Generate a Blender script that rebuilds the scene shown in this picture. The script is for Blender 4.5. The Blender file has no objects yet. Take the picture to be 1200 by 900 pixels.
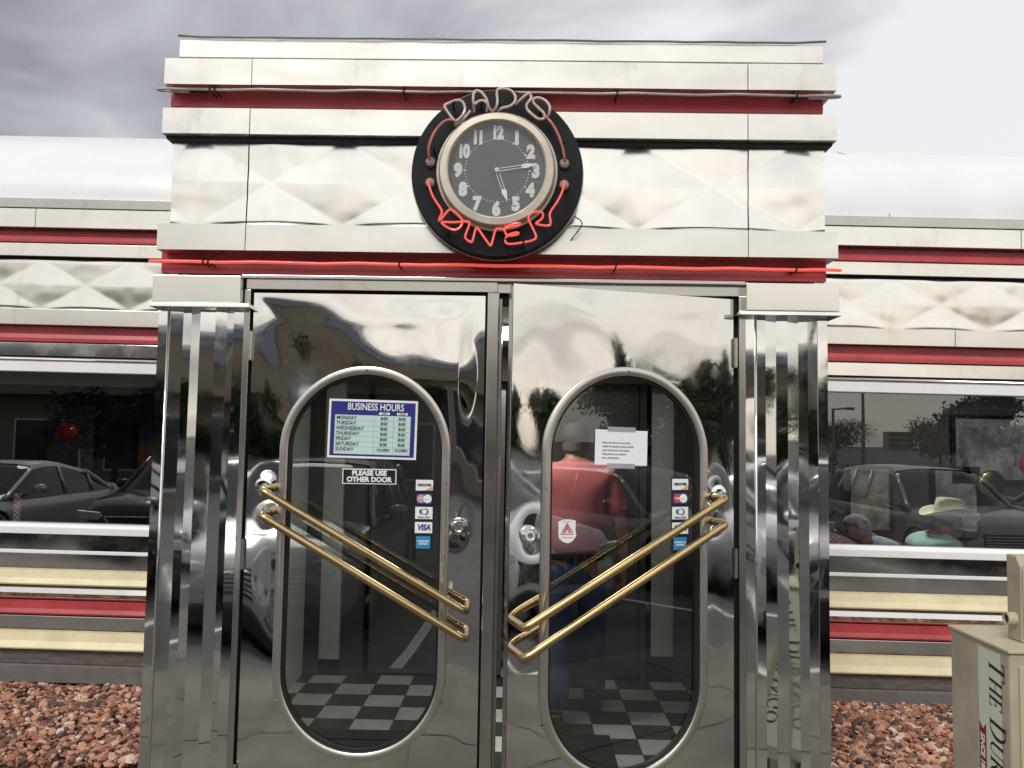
import bpy, bmesh, math, random
from mathutils import Vector, Matrix, noise
R=math.radians
random.seed(7)
S=bpy.context.scene
COL=S.collection
# ------------------------------------------------------------------ camera
cd=bpy.data.cameras.new('camera'); cam=bpy.data.objects.new('camera',cd); COL.objects.link(cam)
cd.sensor_width=36; cd.lens=36*970/1200; cd.clip_start=.05; cd.clip_end=2000
cam.matrix_world=Matrix.Translation((0,0,1.56))@Matrix.Rotation(R(.85),4,'Z')@Matrix.Rotation(R(93.87),4,'X')@Matrix.Rotation(R(.95),4,'Z')
S.camera=cam
S.view_settings.view_transform='Standard'; S.view_settings.look='None'; S.view_settings.gamma=1
S.view_settings.use_curve_mapping=False; S.view_settings.exposure=.33
S.cycles.max_bounces=10; S.cycles.transparent_max_bounces=24; S.cycles.glossy_bounces=6
# ------------------------------------------------------------------ world
W=bpy.data.worlds.new('World'); S.world=W; W.use_nodes=True
def N(nt,t,**k):
    n=nt.nodes.new('ShaderNode'+t)
    for a,b in k.items():
        if a in('inp',):
            for i,v in b.items(): n.inputs[i].default_value=v
        else: setattr(n,a,b)
    return n
def math_(nt,op,a,b=None,clamp=False):
    n=N(nt,'Math',operation=op,use_clamp=clamp)
    for i,v in enumerate((a,b)):
        if v is None: continue
        if isinstance(v,(int,float)): n.inputs[i].default_value=v
        else: nt.links.new(v,n.inputs[i])
    return n.outputs[0]
def ramp(nt,f,stops):
    n=N(nt,'ValToRGB'); e=n.color_ramp.elements
    while len(e)<len(stops): e.new(.5)
    for q,(p,c) in zip(e,stops): q.position=p; q.color=(*c,1) if len(c)==3 else c
    nt.links.new(f,n.inputs[0]); return n.outputs[0]
nt=W.node_tree; nt.nodes.clear(); L=nt.links.new
SUN_EL,SUN_ROT=R(48),R(200)
sky=N(nt,'TexSky',sky_type='NISHITA',sun_disc=False,sun_elevation=SUN_EL,sun_rotation=SUN_ROT)
tc=N(nt,'TexCoord'); sp=N(nt,'SeparateXYZ'); L(tc.outputs['Generated'],sp.inputs[0])
X_,Y_,Z_=sp.outputs
zz=math_(nt,'ADD',math_(nt,'MAXIMUM',Z_,0.0),.28)
cx=N(nt,'CombineXYZ'); L(math_(nt,'DIVIDE',X_,zz),cx.inputs[0]); L(math_(nt,'DIVIDE',Y_,zz),cx.inputs[1])
n1=N(nt,'TexNoise',inp={'Scale':2.3,'Detail':7,'Roughness':.52,'Distortion':.5}); L(cx.outputs[0],n1.inputs['Vector'])
f=math_(nt,'ADD',n1.outputs[0],math_(nt,'MULTIPLY',X_,math_(nt,'ADD',.10,math_(nt,'MULTIPLY',math_(nt,'MAXIMUM',Y_,0.0),.40))))
f=math_(nt,'ADD',f,math_(nt,'MULTIPLY',math_(nt,'MAXIMUM',math_(nt,'MULTIPLY',Y_,-1.0),0.0),.16))
col=ramp(nt,f,[(.26,(.27,.268,.295)),(.42,(.41,.41,.44)),(.53,(.53,.535,.56)),(.68,(.74,.74,.75))])
# a warmer, thinner layer of cloud low in the south and the bright south sky
mu=N(nt,'Mix',data_type='RGBA',blend_type='MULTIPLY'); mu.inputs['Factor'].default_value=1
south=math_(nt,'MAXIMUM',math_(nt,'MULTIPLY',Y_,-1.0),0.0)
wc=ramp(nt,south,[(0,(1,1,1)),(.3,(1.15/2,1.12/2,1.08/2)),(1,(1,.95,.86))])
# ramp values are halved where they would pass one; doubled in the strength below
sc_=N(nt,'VectorMath',operation='SCALE'); L(col,sc_.inputs[0]); L(math_(nt,'ADD',1.0,math_(nt,'MULTIPLY',south,.62)),sc_.inputs['Scale'])
tint=ramp(nt,south,[(0,(1,1,1)),(.5,(1,.985,.955)),(1,(1,.965,.915))])
L(sc_.outputs[0],mu.inputs['A']); L(tint,mu.inputs['B'])
low=ramp(nt,Z_,[(0,(1,.91,.79)),(.15,(1,.955,.89)),(.28,(1,1,1))])
mu2=N(nt,'Mix',data_type='RGBA',blend_type='MULTIPLY'); mu2.inputs['Factor'].default_value=1; L(mu.outputs['Result'],mu2.inputs['A']); L(low,mu2.inputs['B']); mu=mu2
b1=N(nt,'Background',inp={'Strength':.08}); L(sky.outputs[0],b1.inputs[0])
b2=N(nt,'Background',inp={'Strength':1.0}); L(mu.outputs['Result'],b2.inputs[0])
mx=N(nt,'MixShader',inp={0:.9}); L(b1.outputs[0],mx.inputs[1]); L(b2.outputs[0],mx.inputs[2])
wo=N(nt,'OutputWorld'); L(mx.outputs[0],wo.inputs[0])
# ------------------------------------------------------------------ sun (behind thin cloud)
sd=bpy.data.lights.new('sun','SUN'); sd.energy=1.5; sd.angle=R(22); sd.color=(1,.95,.87)
so=bpy.data.objects.new('sun',sd); COL.objects.link(so)
az=SUN_ROT   # from north (+y) clockwise
dirv=Vector((math.sin(az)*math.cos(SUN_EL),math.cos(az)*math.cos(SUN_EL),math.sin(SUN_EL)))
so.rotation_euler=dirv.to_track_quat('Z','Y').to_euler(); so.location=dirv*50

# ================================================================== materials
MATS={}
def newmat(name):
    m=bpy.data.materials.new(name); m.use_nodes=True; nt=m.node_tree; b=nt.nodes['Principled BSDF']; MATS[name]=m
    return m,nt,b
def paint(name,c,rough=.5,metal=0,var=.12,scale=6,bump=0,bscale=80,coat=0,spec=None,vscale=(1,1,1)):
    m,nt,b=newmat(name); L=nt.links.new
    tc=N(nt,'TexCoord'); mp=N(nt,'Mapping'); mp.inputs['Scale'].default_value=vscale; L(tc.outputs['Object'],mp.inputs[0])
    n=N(nt,'TexNoise',inp={'Scale':scale,'Detail':5,'Roughness':.6}); L(mp.outputs[0],n.inputs['Vector'])
    o=ramp(nt,n.outputs[0],[(.3,tuple(v*(1-var) for v in c)),(.7,tuple(min(1,v*(1+var)) for v in c))]); L(o,b.inputs['Base Color'])
    b.inputs['Roughness'].default_value=rough; b.inputs['Metallic'].default_value=metal; b.inputs['Coat Weight'].default_value=coat
    if spec is not None: b.inputs['Specular IOR Level'].default_value=spec
    if bump:
        n2=N(nt,'TexNoise',inp={'Scale':bscale,'Detail':4}); L(tc.outputs['Object'],n2.inputs['Vector'])
        bp=N(nt,'Bump',inp={'Strength':1,'Distance':bump}); L(n2.outputs[0],bp.inputs['Height']); L(bp.outputs[0],b.inputs['Normal'])
    return m
def steel(name,c,rough=.25,rvar=.12,wave=.0,wscale=2.0,dirt=.25,streak=1.0,scratch=.0):
    """stainless sheet: uneven polish, streaky grime, gentle oil-canning"""
    m,nt,b=newmat(name); L=nt.links.new; tc=N(nt,'TexCoord')
    mp=N(nt,'Mapping'); mp.inputs['Scale'].default_value=(3,3,1.2); L(tc.outputs['Object'],mp.inputs[0])
    n=N(nt,'TexNoise',inp={'Scale':1.7,'Detail':7,'Roughness':.65}); L(mp.outputs[0],n.inputs['Vector'])
    mp2=N(nt,'Mapping'); mp2.inputs['Scale'].default_value=(1,1,2.5); L(tc.outputs['Object'],mp2.inputs[0])
    n0=N(nt,'TexNoise',inp={'Scale':2.2,'Detail':4,'Roughness':.55}); L(mp2.outputs[0],n0.inputs['Vector'])
    d=tuple(v*(1-dirt) for v in (c[0],c[1]*.97,c[2]*.9))
    o=ramp(nt,n.outputs[0],[(.22,d),(.42,tuple(v*(1-.12*dirt) for v in c)),(.75,c)]); 
    mm=N(nt,'Mix',data_type='RGBA',blend_type='MULTIPLY'); mm.inputs['Factor'].default_value=1; L(o,mm.inputs['A'])
    L(ramp(nt,n0.outputs[0],[(.3,(1-.5*dirt,)*3),(.6,(1,1,1))]),mm.inputs['B']); L(mm.outputs['Result'],b.inputs['Base Color'])
    r=math_(nt,'ADD',rough-rvar/2,math_(nt,'MULTIPLY',n0.outputs[0],rvar))
    if scratch:
        n3=N(nt,'TexNoise',inp={'Scale':90,'Detail':8,'Roughness':.8,'Distortion':2}); L(tc.outputs['Object'],n3.inputs['Vector'])
        n4=N(nt,'TexNoise',inp={'Scale':7,'Detail':5,'Roughness':.7}); L(tc.outputs['Object'],n4.inputs['Vector'])
        mp4=N(nt,'Mapping'); mp4.inputs['Rotation'].default_value=(0,.6,0); mp4.inputs['Scale'].default_value=(14,14,1.4); L(tc.outputs['Object'],mp4.inputs[0])
        n6=N(nt,'TexNoise',inp={'Scale':14,'Detail':6,'Roughness':.7,'Distortion':.8}); L(mp4.outputs[0],n6.inputs['Vector'])
        s=math_(nt,'MULTIPLY',math_(nt,'ADD',math_(nt,'GREATER_THAN',n3.outputs[0],.64),math_(nt,'GREATER_THAN',n6.outputs[0],.655)),math_(nt,'SUBTRACT',n4.outputs[0],.40,True))
        s=math_(nt,'MULTIPLY',s,4.0)
        r=math_(nt,'ADD',r,math_(nt,'MULTIPLY',s,scratch))
        sm=math_(nt,'MULTIPLY',math_(nt,'SUBTRACT',n4.outputs[0],.47,True),.30)
        r=math_(nt,'ADD',r,sm)
    L(r,b.inputs['Roughness']); b.inputs['Metallic'].default_value=1
    if wave:
        n5=N(nt,'TexNoise',inp={'Scale':wscale,'Detail':1.5,'Roughness':.4}); L(tc.outputs['Object'],n5.inputs['Vector'])
        bp=N(nt,'Bump',inp={'Strength':1,'Distance':wave}); L(n5.outputs[0],bp.inputs['Height']); L(bp.outputs[0],b.inputs['Normal'])
    return m
def emis(name,c,st,base=(.1,.1,.1)):
    m,nt,b=newmat(name); b.inputs['Base Color'].default_value=(*base,1); b.inputs['Emission Color'].default_value=(*c,1); b.inputs['Emission Strength'].default_value=st
    b.inputs['Roughness'].default_value=.15; return m
def glass(name,tint,refl=.1,rough=0.0):
    m,nt,b=newmat(name); nt.nodes.remove(b); L=nt.links.new; out=nt.nodes['Material Output']
    t=N(nt,'BsdfTransparent'); t.inputs[0].default_value=(*tint,1)
    g=N(nt,'BsdfGlossy'); g.inputs['Roughness'].default_value=rough; g.inputs[0].default_value=(.95,.97,1,1)
    fr=N(nt,'Fresnel'); fr.inputs[0].default_value=1.5
    fac=math_(nt,'ADD',math_(nt,'MULTIPLY',fr.outputs[0],1.3),refl-.05,True)
    ge=N(nt,'NewGeometry'); fac=math_(nt,'MULTIPLY',fac,math_(nt,'SUBTRACT',1.0,ge.outputs['Backfacing']))
    mx=N(nt,'MixShader'); L(fac,mx.inputs[0]); L(t.outputs[0],mx.inputs[1]); L(g.outputs[0],mx.inputs[2]); L(mx.outputs[0],out.inputs[0]); return m

M_satin=steel('satin_steel',(.78,.765,.71),.24,.12,.0016,3,.22)
M_cornice=steel('cornice_steel',(.75,.735,.685),.27,.12,.0022,2.2,.3)
M_quilt=steel('quilted_steel',(.80,.79,.75),.17,.1,.0012,6,.2)
M_quiltw=steel('wing_quilted_steel',(.79,.78,.74),.18,.1,.0,6,.2)
M_mirror=steel('mirror_steel',(.64,.635,.615),.026,.02,.0,2,.12,scratch=.18)
M_flute=steel('fluted_steel',(.66,.66,.65),.028,.02,.0022,1.6,.1,scratch=.15)
M_band=steel('wing_mirror_steel',(.66,.65,.63),.07,.05,.0030,2.2,.2,scratch=.15)
M_frame=steel('frame_steel',(.50,.48,.45),.22,.1,.0,3,.3)
M_dframe=steel('dull_frame_steel',(.36,.35,.33),.32,.1,.0,3,.3)
M_trim=steel('chrome_trim',(.82,.82,.8),.08,.05,.0,3,.1)
M_ring=steel('ring_steel',(.60,.57,.52),.3,.1,0,3,.15)
M_brass=steel('brass',(.52,.39,.20),.27,.15,0,5,.45)
M_red=paint('red_enamel',(.42,.045,.055),.36,coat=.2,var=.2,scale=5)
M_redshade=paint('shaded_red_enamel',(.34,.040,.046),.4,var=.25,scale=4)  # the red enamel darkened to stand for shade inside the channels
M_cream=paint('cream_enamel',(.70,.63,.41),.4,var=.13,scale=5)
M_white=paint('white_trim',(.80,.81,.82),.4,var=.04)
M_roof=paint('white_roof_sheet',(.72,.74,.77),.35,var=.05,scale=2.2)
M_black=paint('black_rubber',(.015,.015,.015),.5,spec=.25)
M_darkcav=paint('shade_and_joint_dark',(.03,.025,.025),.6)  # near-black for the shaded soffit strip, gaps, joints and backing
M_conc=paint('concrete_skirt',(.115,.095,.085),.85,var=.35,scale=30,bump=.004,bscale=60,vscale=(.4,1,1.4))
M_curb=paint('base_concrete',(.13,.125,.12),.8,var=.15,scale=12,bump=.001)
M_pave=paint('pavement_concrete',(.15,.14,.12),.9,var=.38,scale=1.3,bump=.001)
M_asph=paint('asphalt',(.078,.077,.075),.9,var=.3,scale=1.2,bump=.002,bscale=150)
M_paintline=paint('road_paint',(.75,.75,.7),.7,var=.15,scale=20)
M_gls=glass('door_glass',(.64,.66,.65),.085)
M_wgls=glass('window_glass',(.60,.62,.63),.145)
M_clockglass=glass('clock_glass',(.95,.95,.95),.055)

# ================================================================== mesh helpers
class MB:
    def __init__(s): s.v=[]; s.f=[]; s.p=[]
    def add(s,vs,fs,M=None):
        o=len(s.v); s.p.append((o,len(s.f)))
        for v in vs:
            v=Vector(v)
            if M is not None: v=M@v
            s.v.append(tuple(v))
        s.f+= [tuple(o+i for i in f) for f in fs]; return s
    def box(s,x0,x1,y0,y1,z0,z1,M=None):
        return s.add([(x,y,z) for x in(x0,x1) for y in(y0,y1) for z in(z0,z1)],[(0,1,3,2),(4,6,7,5),(0,4,5,1),(2,3,7,6),(0,2,6,4),(1,5,7,3)],M)
    def prism(s,pts,y0,y1,M=None):  # outline in x,z
        n=len(pts); vs=[(p[0],y0,p[1]) for p in pts]+[(p[0],y1,p[1]) for p in pts]
        fs=[tuple(range(n)),tuple(reversed(range(n,2*n)))]+[(i,i+n,(i+1)%n+n,(i+1)%n) for i in range(n)]
        return s.add(vs,fs,M)
    def extr_x(s,prof,x0,x1,M=None): # profile in (y,z), swept in x
        n=len(prof); vs=[(x0,*p) for p in prof]+[(x1,*p) for p in prof]
        return s.add(vs,[tuple(reversed(range(n))),tuple(range(n,2*n))]+[(i,(i+1)%n,(i+1)%n+n,i+n) for i in range(n)],M)
    def lathe(s,prof,n=32,M=None,cap=True): # (r,h) around z
        vs=[];fs=[]
        for r,h in prof:
            for i in range(n): a=2*math.pi*i/n; vs.append((r*math.cos(a),r*math.sin(a),h))
        for j in range(len(prof)-1):
            for i in range(n): k=(i+1)%n; fs.append((j*n+i,j*n+k,(j+1)*n+k,(j+1)*n+i))
        if cap:
            fs.append(tuple(reversed(range(n)))); fs.append(tuple(range((len(prof)-1)*n,len(prof)*n)))
        return s.add(vs,fs,M)
    def tube(s,pts,r,n=10,M=None,closed=False):
        pts=[Vector(p) for p in pts]; m=len(pts); vs=[];fs=[]; up=None
        for i,p in enumerate(pts):
            a=pts[i-1] if (i>0 or closed) else p; b=pts[(i+1)%m] if (i<m-1 or closed) else p
            t=(b-a).normalized()
            if up is None: up=t.orthogonal().normalized()
            up=(up-t*up.dot(t)); 
            if up.length<1e-6: up=t.orthogonal()
            up.normalize(); sd=t.cross(up)
            rr=r[i] if isinstance(r,(list,tuple)) else r
            for k in range(n): q=2*math.pi*k/n; vs.append(p+(up*math.cos(q)+sd*math.sin(q))*rr)
        for i in range(m if closed else m-1):
            for k in range(n):
                k2=(k+1)%n; j=(i+1)%m; fs.append((i*n+k,i*n+k2,j*n+k2,j*n+k))
        if not closed: fs.append(tuple(reversed(range(n)))); fs.append(tuple(range((m-1)*n,m*n)))
        return s.add(vs,fs,M)
    def each(s,name,mat,parent=None,**k):
        out=[]; P=s.p+[(len(s.v),len(s.f))]
        for (a,fa),(b,fb) in zip(P,P[1:]):
            m=MB(); m.v=s.v[a:b]; m.f=[tuple(i-a for i in f) for f in s.f[fa:fb]]; out.append(m.build(name,mat,parent,**k))
        return out
    def build(s,name,mat,parent=None,smooth=False,bevel=0,loc=None):
        me=bpy.data.meshes.new(name); me.from_pydata(s.v,[],s.f); me.validate(); me.update()
        bm=bmesh.new(); bm.from_mesh(me); bmesh.ops.recalc_face_normals(bm,faces=bm.faces); bm.to_mesh(me); bm.free()
        o=bpy.data.objects.new(name,me); COL.objects.link(o); me.materials.append(mat)
        if parent: o.parent=parent
        if smooth: me.polygons.foreach_set('use_smooth',[True]*len(me.polygons))
        if bevel:
            b=o.modifiers.new('bevel','BEVEL'); b.width=bevel; b.segments=2; b.limit_method='ANGLE'
        if loc: o.location=loc
        return o
def smooth_angle(o,deg=35):
    me=o.data; me.polygons.foreach_set('use_smooth',[True]*len(me.polygons))
    bm=bmesh.new(); bm.from_mesh(me)
    for e in bm.edges:
        if len(e.link_faces)==2 and e.calc_face_angle(0)>R(deg): e.smooth=False
    bm.to_mesh(me); bm.free(); return o
def tag(o,label=None,cat=None,group=None,kind=None):
    if label:o['label']=label
    if cat:o['category']=cat
    if group:o['group']=group
    if kind:o['kind']=kind
    return o
def thing(name,label,cat,loc=(0,0,0),rz=0,group=None):
    o=bpy.data.objects.new(name,None); COL.objects.link(o); o.location=loc; o.rotation_euler=(0,0,rz); o.empty_display_size=.1
    return tag(o,label,cat,group)
def arc_path(pts,k=6,rad=.3):
    """round a polyline with Chaikin corner cutting"""
    P=[Vector(p) for p in pts]
    for _ in range(k):
        Q=[P[0]]
        for a,b in zip(P,P[1:]): Q+= [a.lerp(b,rad),a.lerp(b,1-rad)]
        Q.append(P[-1]); P=Q
    return P
def text_mb(mb,s,M,size=.1,bold=0.0,sx=1.0,align='CENTER',depth=.0008,shear=0,space=1.0):
    """lettering in the local x-z plane facing -y"""
    c=bpy.data.curves.new('t','FONT'); c.body=s; c.size=size; c.offset=bold*size; c.align_x=align; c.align_y='CENTER'; c.extrude=depth; c.shear=shear; c.space_character=space
    c.resolution_u=4
    o=bpy.data.objects.new('t',c); COL.objects.link(o)
    me=bpy.data.meshes.new_from_object(o.evaluated_get(bpy.context.evaluated_depsgraph_get()))
    K=M@Matrix.Rotation(R(90),4,'X')@Matrix.Diagonal((sx,1,1,1))
    mb.add([v.co for v in me.vertices],[tuple(p.vertices) for p in me.polygons],K)
    bpy.data.objects.remove(o); bpy.data.curves.remove(c); bpy.data.meshes.remove(me)
def T(x,y,z): return Matrix.Translation((x,y,z))

# ================================================================== ground
mb=MB()
ys=[6000,-0.0]; 
# one sheet reaching the horizon; the lot falls away gently from the pavement
prof=[(1500,-.40),(12,-.40),(5,-.1),(.75,-.14),(-.8,-.28),(-2.6,-.38),(-40,-.40),(-1500,-.40)]
xs=[-1500,-40,-10,10,40,1500]
vs=[(x,y,z) for y,z in prof for x in xs]; n=len(xs)
mb.add(vs,[(j*n+i,j*n+i+1,(j+1)*n+i+1,(j+1)*n+i) for j in range(len(prof)-1) for i in range(n-1)])
tag(mb.build('asphalt_ground',M_asph),kind='structure')
mb=MB(); mb.box(-9,9,.8,3.9,-.3,.0); tag(mb.build('pavement',M_pave,bevel=.015),kind='structure')
mb=MB()
for x0 in (-7.2,-4.05,-.95,2.05,5.2): 
    pass
mb=MB(); mb.box(-9,-1.5,3.904,5.16,-.3,.0); mb.box(1.22,9,3.904,5.16,-.3,.0); tag(mb.build('gravel_bed',paint('soil',(.10,.05,.035),.9,var=.4,scale=40)),kind='structure')
# painted bay lines on the sloping lot, laid 4 mm above it
def lotz(y):
    for (a,za),(b,zb) in zip(prof,prof[1:]):
        if b<=y<=a: return za+(zb-za)*(a-y)/(a-b)
    return -.40
mb=MB()
for x in (-6.9,-3.85,-.95,2.1,5.2):
    yy=[.2,-.8,-2.6,-5.6]; v=[]
    for y in yy: v+=[(x-.05,y,lotz(y)+.004),(x+.05,y,lotz(y)+.004)]
    mb.add(v,[(2*i,2*i+1,2*i+3,2*i+2) for i in range(3)])
tag(mb.build('bay_markings',M_paintline),kind='structure')

for i,x in enumerate((-3.6,-2.1,-.55,.95,2.45,3.95)):
    pass
mb=MB()
for x in (-3.6,-2.1,-.55,.95,2.45,3.95): mb.box(x-.004,x+.004,.83,3.88,.0005,.003)
mb.box(-8.9,8.9,2.15,2.158,.0005,.0035)
tag(mb.build('pavement_joints',M_darkcav),kind='structure')
# lava-rock gravel
def gravel():
    m,nt,b=newmat('lava_rock'); L=nt.links.new
    g=N(nt,'NewGeometry'); c=ramp(nt,g.outputs['Random Per Island'],[(0,(.055,.04,.038)),(.15,(.12,.07,.06)),(.35,(.30,.14,.095)),(.60,(.46,.21,.14)),(.80,(.56,.31,.21)),(.92,(.60,.42,.31)),(1,(.70,.64,.57))])
    n_=nt.nodes[-1]
    tc=N(nt,'TexCoord'); n=N(nt,'TexNoise',inp={'Scale':90,'Detail':4}); L(tc.outputs['Object'],n.inputs['Vector'])
    mm=N(nt,'Mix',data_type='RGBA',blend_type='MULTIPLY'); mm.inputs['Factor'].default_value=1; L(c,mm.inputs['A']); L(ramp(nt,n.outputs[0],[(.3,(.7,.68,.66)),(.65,(1,1,1))]),mm.inputs['B'])
    L(mm.outputs['Result'],b.inputs['Base Color']); b.inputs['Roughness'].default_value=.85
    bp=N(nt,'Bump',inp={'Strength':.8,'Distance':.002}); L(n.outputs[0],bp.inputs['Height']); L(bp.outputs[0],b.inputs['Normal'])
    bm=bmesh.new(); bmesh.ops.create_icosphere(bm,subdivisions=1,radius=1); V=[v.co.copy() for v in bm.verts]; bm.verts.index_update()
    F=[tuple(v.index for v in f.verts) for f in bm.faces]; bm.free()
    kinds=[]
    for k in range(14):
        sx,sy,sz=random.uniform(.8,1.35),random.uniform(.6,1),random.uniform(.35,.65); sd=random.random()*50
        kinds.append([Vector((v.x*sx,v.y*sy,v.z*sz))*(1+.35*noise.noise(v*1.3+Vector((sd,0,0)))+random.uniform(-.06,.06)) for v in V])
    vs=[];fs=[]
    for (x0,x1,cnt) in ((-4.2,-1.47,9500),(1.19,4.0,9500)):
        for i in range(cnt):
            x=random.uniform(x0,x1); y=random.uniform(3.93,5.14); r=random.choice((.010,.012,.015,.018,.021,.025,.030))
            z=.004+random.random()*.035+.012*noise.noise(Vector((x*3,y*3,0)))
            if abs(y-5.14)<.02: y-=.03
            E=Matrix.Rotation(random.random()*6.28,3,'Z')@Matrix.Rotation(random.uniform(-.7,.7),3,'X')@Matrix.Rotation(random.uniform(-.6,.6),3,'Y')
            o=len(vs)
            for v in random.choice(kinds):
                q=E@v; vs.append((x+q.x*r,y+q.y*r,z+q.z*r))
            fs+=[(a+o,b_+o,c_+o) for a,b_,c_ in F]
    me=bpy.data.meshes.new('gravel'); me.from_pydata(vs,[],fs); me.materials.append(m)
    o=bpy.data.objects.new('gravel',me); COL.objects.link(o); tag(o,'red and brown lava rock gravel along the diner wall','gravel',kind='stuff')
gravel()

# ================================================================== diner building (two wings)
SL=.0095
D=thing('diner_building','low stainless steel diner with red stripes, quilted panels and white barrel roof','building')
D.location=(0,0,0); D.rotation_euler=(0,SL,0)
YW=5.10
for (x0,x1) in ((-9.0,-1.436),(1.166,9.0)):
    P=lambda name,mat,y,z0,z1,th=.05,bev=.003: MB().box(x0,x1,y,y+th,z0,z1).build(name,mat,D,bevel=bev)
    P('coping',M_frame,YW-.035,2.935,2.997,.12)
    P('fascia_panel',M_satin,YW-.03,2.812,2.933,.10)
    # recessed red channel with its neon ledge
    P('red_stripe',M_redshade,YW+.03,2.715,2.81,.05,0)
    MB().extr_x([(YW-.015,2.722),(YW-.015,2.742),(YW+.0,2.765),(YW+.03,2.765),(YW+.03,2.718)],x0,x1).build('red_ledge',M_red,D,bevel=.002)
    P('cornice_panel',M_satin,YW-.02,2.632,2.713,.08)
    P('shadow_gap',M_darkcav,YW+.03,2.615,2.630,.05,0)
    P('lower_cornice',M_satin,YW-.012,2.20,2.302,.08)
    P('red_stripe',M_redshade,YW+.035,2.09,2.198,.05,0)
    MB().extr_x([(YW-.012,2.095),(YW-.012,2.118),(YW+.0,2.145),(YW+.034,2.145),(YW+.034,2.093)],x0,x1).build('red_ledge',M_red,D,bevel=.002)
    P('window_head',M_band,YW-.01,2.006,2.088,.08)
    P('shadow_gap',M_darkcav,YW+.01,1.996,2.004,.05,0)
    MB().tube([(x0,YW-.005,1.983),(x1,YW-.005,1.983)],.014,10).build('head_bead',M_trim,D,smooth=True)
    P('window_frame',M_white,YW-.012,1.908,1.970,.10)
    # window sill and banded skirt
    MB().extr_x([(YW-.035,.912),(YW-.035,.955),(YW-.02,.972),(YW+.09,.972),(YW+.09,.906)],x0,x1).build('window_sill',M_white,D,bevel=.004)
    MB().extr_x([(YW-.006,.815),(YW-.007,.905),(YW+.06,.905),(YW+.06,.815)],x0,x1).build('mirror_band',M_band,D)
    P('white_bead',M_white,YW-.02,.792,.813,.06)
    MB().extr_x([(YW-.005,.704),(YW-.006,.79),(YW+.06,.79),(YW+.06,.704)],x0,x1).build('mirror_band',M_band,D)
    def slant(name,mat,z0,z1,out): 
        h=z1-z0
        MB().extr_x([(YW+.05,z0),(YW-out,z0+.006),(YW-out-.004,z0+.016),(YW-out*.45,z0+h*.45),(YW-.002,z1-.012),(YW-.002,z1),(YW+.05,z1)],x0,x1).build(name,mat,D,bevel=.002)
    slant('cream_band',M_cream,.598,.701,.03)
    MB().extr_x([(YW+.05,.510),(YW+.004,.512),(YW-.018,.53),(YW-.022,.555),(YW-.012,.585),(YW+.0,.596),(YW+.05,.596)],x0,x1).build('chrome_band',M_band,D,bevel=.003)
    slant('red_band',M_red,.418,.508,.012)
    P('chrome_band',M_band,YW-.008,.336,.416,.06)
    slant('cream_band',M_cream,.214,.332,.03)
    P('brown_skirt',M_conc,YW+.0,.128,.210,.08,.004)
    P('base_course',M_curb,YW-.02,.02,.126,.12,.006)
    # barrel roof
    a,b=1.25,.74; pr=[(YW+.0,2.93)]
    for i in range(25):
        t=math.pi*i/48; pr.append((YW+.01+a-a*math.cos(t),2.995+b*math.sin(t)))
    for i in range(1,13):
        t=math.pi/2-math.pi*i/24; pr.append((YW+.01+a+3.2*math.cos(t),2.995+b*math.sin(t)))
    pr.append((YW+.01+a+3.2,2.93))
    smooth_angle(MB().extr_x(pr,x0,x1).build('barrel_roof',M_roof,D),30)
# roof cable stain: thin wire on the right roof
# quilted panels
def quilt(name,x0,x1,z0,z1,y,ax,sp,amp,mat,parent,res=.008,dn=.0,seed=0):
    nx=max(2,int((x1-x0)/res)); nz=max(2,int((z1-z0)/res)); H=(z1-z0)
    vs=[];fs=[]; zc=(z0+z1)/2
    for j in range(nz+1):
        z=z0+(z1-z0)*j/nz
        for i in range(nx+1):
            x=x0+(x1-x0)*i/nx
            u=(x-ax)/sp; v=(z-zc)/H
            a=u+v; b=u-v      # diamonds centred on integer u, half height .5
            fa=abs((a+.5)%1-.5)*2; fb=abs((b+.5)%1-.5)*2
            h=(1-fa**1.7)*(1-fb**1.7); h=.35*h+.65*(1-max(fa,fb))
            edge=min(1,min(z-z0,z1-z)/.012)
            yy=y-amp*h*min(1,.15+edge)+dn*noise.noise(Vector((x*3.2,z*4.5,seed)))+dn*.35*noise.noise(Vector((x*11,z*12,seed+9)))
            vs.append((x,yy,z))
    n=nx+1
    for j in range(nz):
        for i in range(nx): fs.append((j*n+i,j*n+i+1,(j+1)*n+i+1,(j+1)*n+i))
    k=len(vs); vs+=[(x0,y+.03,z0),(x1,y+.03,z0),(x1,y+.03,z1),(x0,y+.03,z1)]; fs.append((k,k+3,k+2,k+1))
    m=MB().add(vs,fs); o=m.build(name,mat,parent,smooth=True); return o
quilt('quilted_panel',-6.4,-1.436,2.304,2.613,YW+.012,-2.505,.562,.0052,M_quiltw,D,.011,.002,3)
quilt('quilted_panel',1.166,6.4,2.304,2.613,YW+.012,2.262,.566,.0055,M_quiltw,D,.011,.0035,7)
# seams of the fascia sheets
# wing windows
for sx,(x0,x1) in enumerate(((-5.2,-1.42),(1.18,5.2))):
    MB().box(x0,x1,YW+.045,YW+.053,.965,1.915).build('window_pane',M_wgls,D)
    fr=MB(); 
    for xx in (x0,x1-.05): fr.box(xx,xx+.05,YW-.005,YW+.07,.972,1.908)
    fr.each('window_frame',M_white,D)
    MB().box(x0,x1,YW+.09,YW+.13,1.83,1.905).build('reflection_bar',paint('reflection_bar_%d'%sx,(.22,.25,.25),.5),D)  # bar coloured to stand in for the window head's reflection
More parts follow.
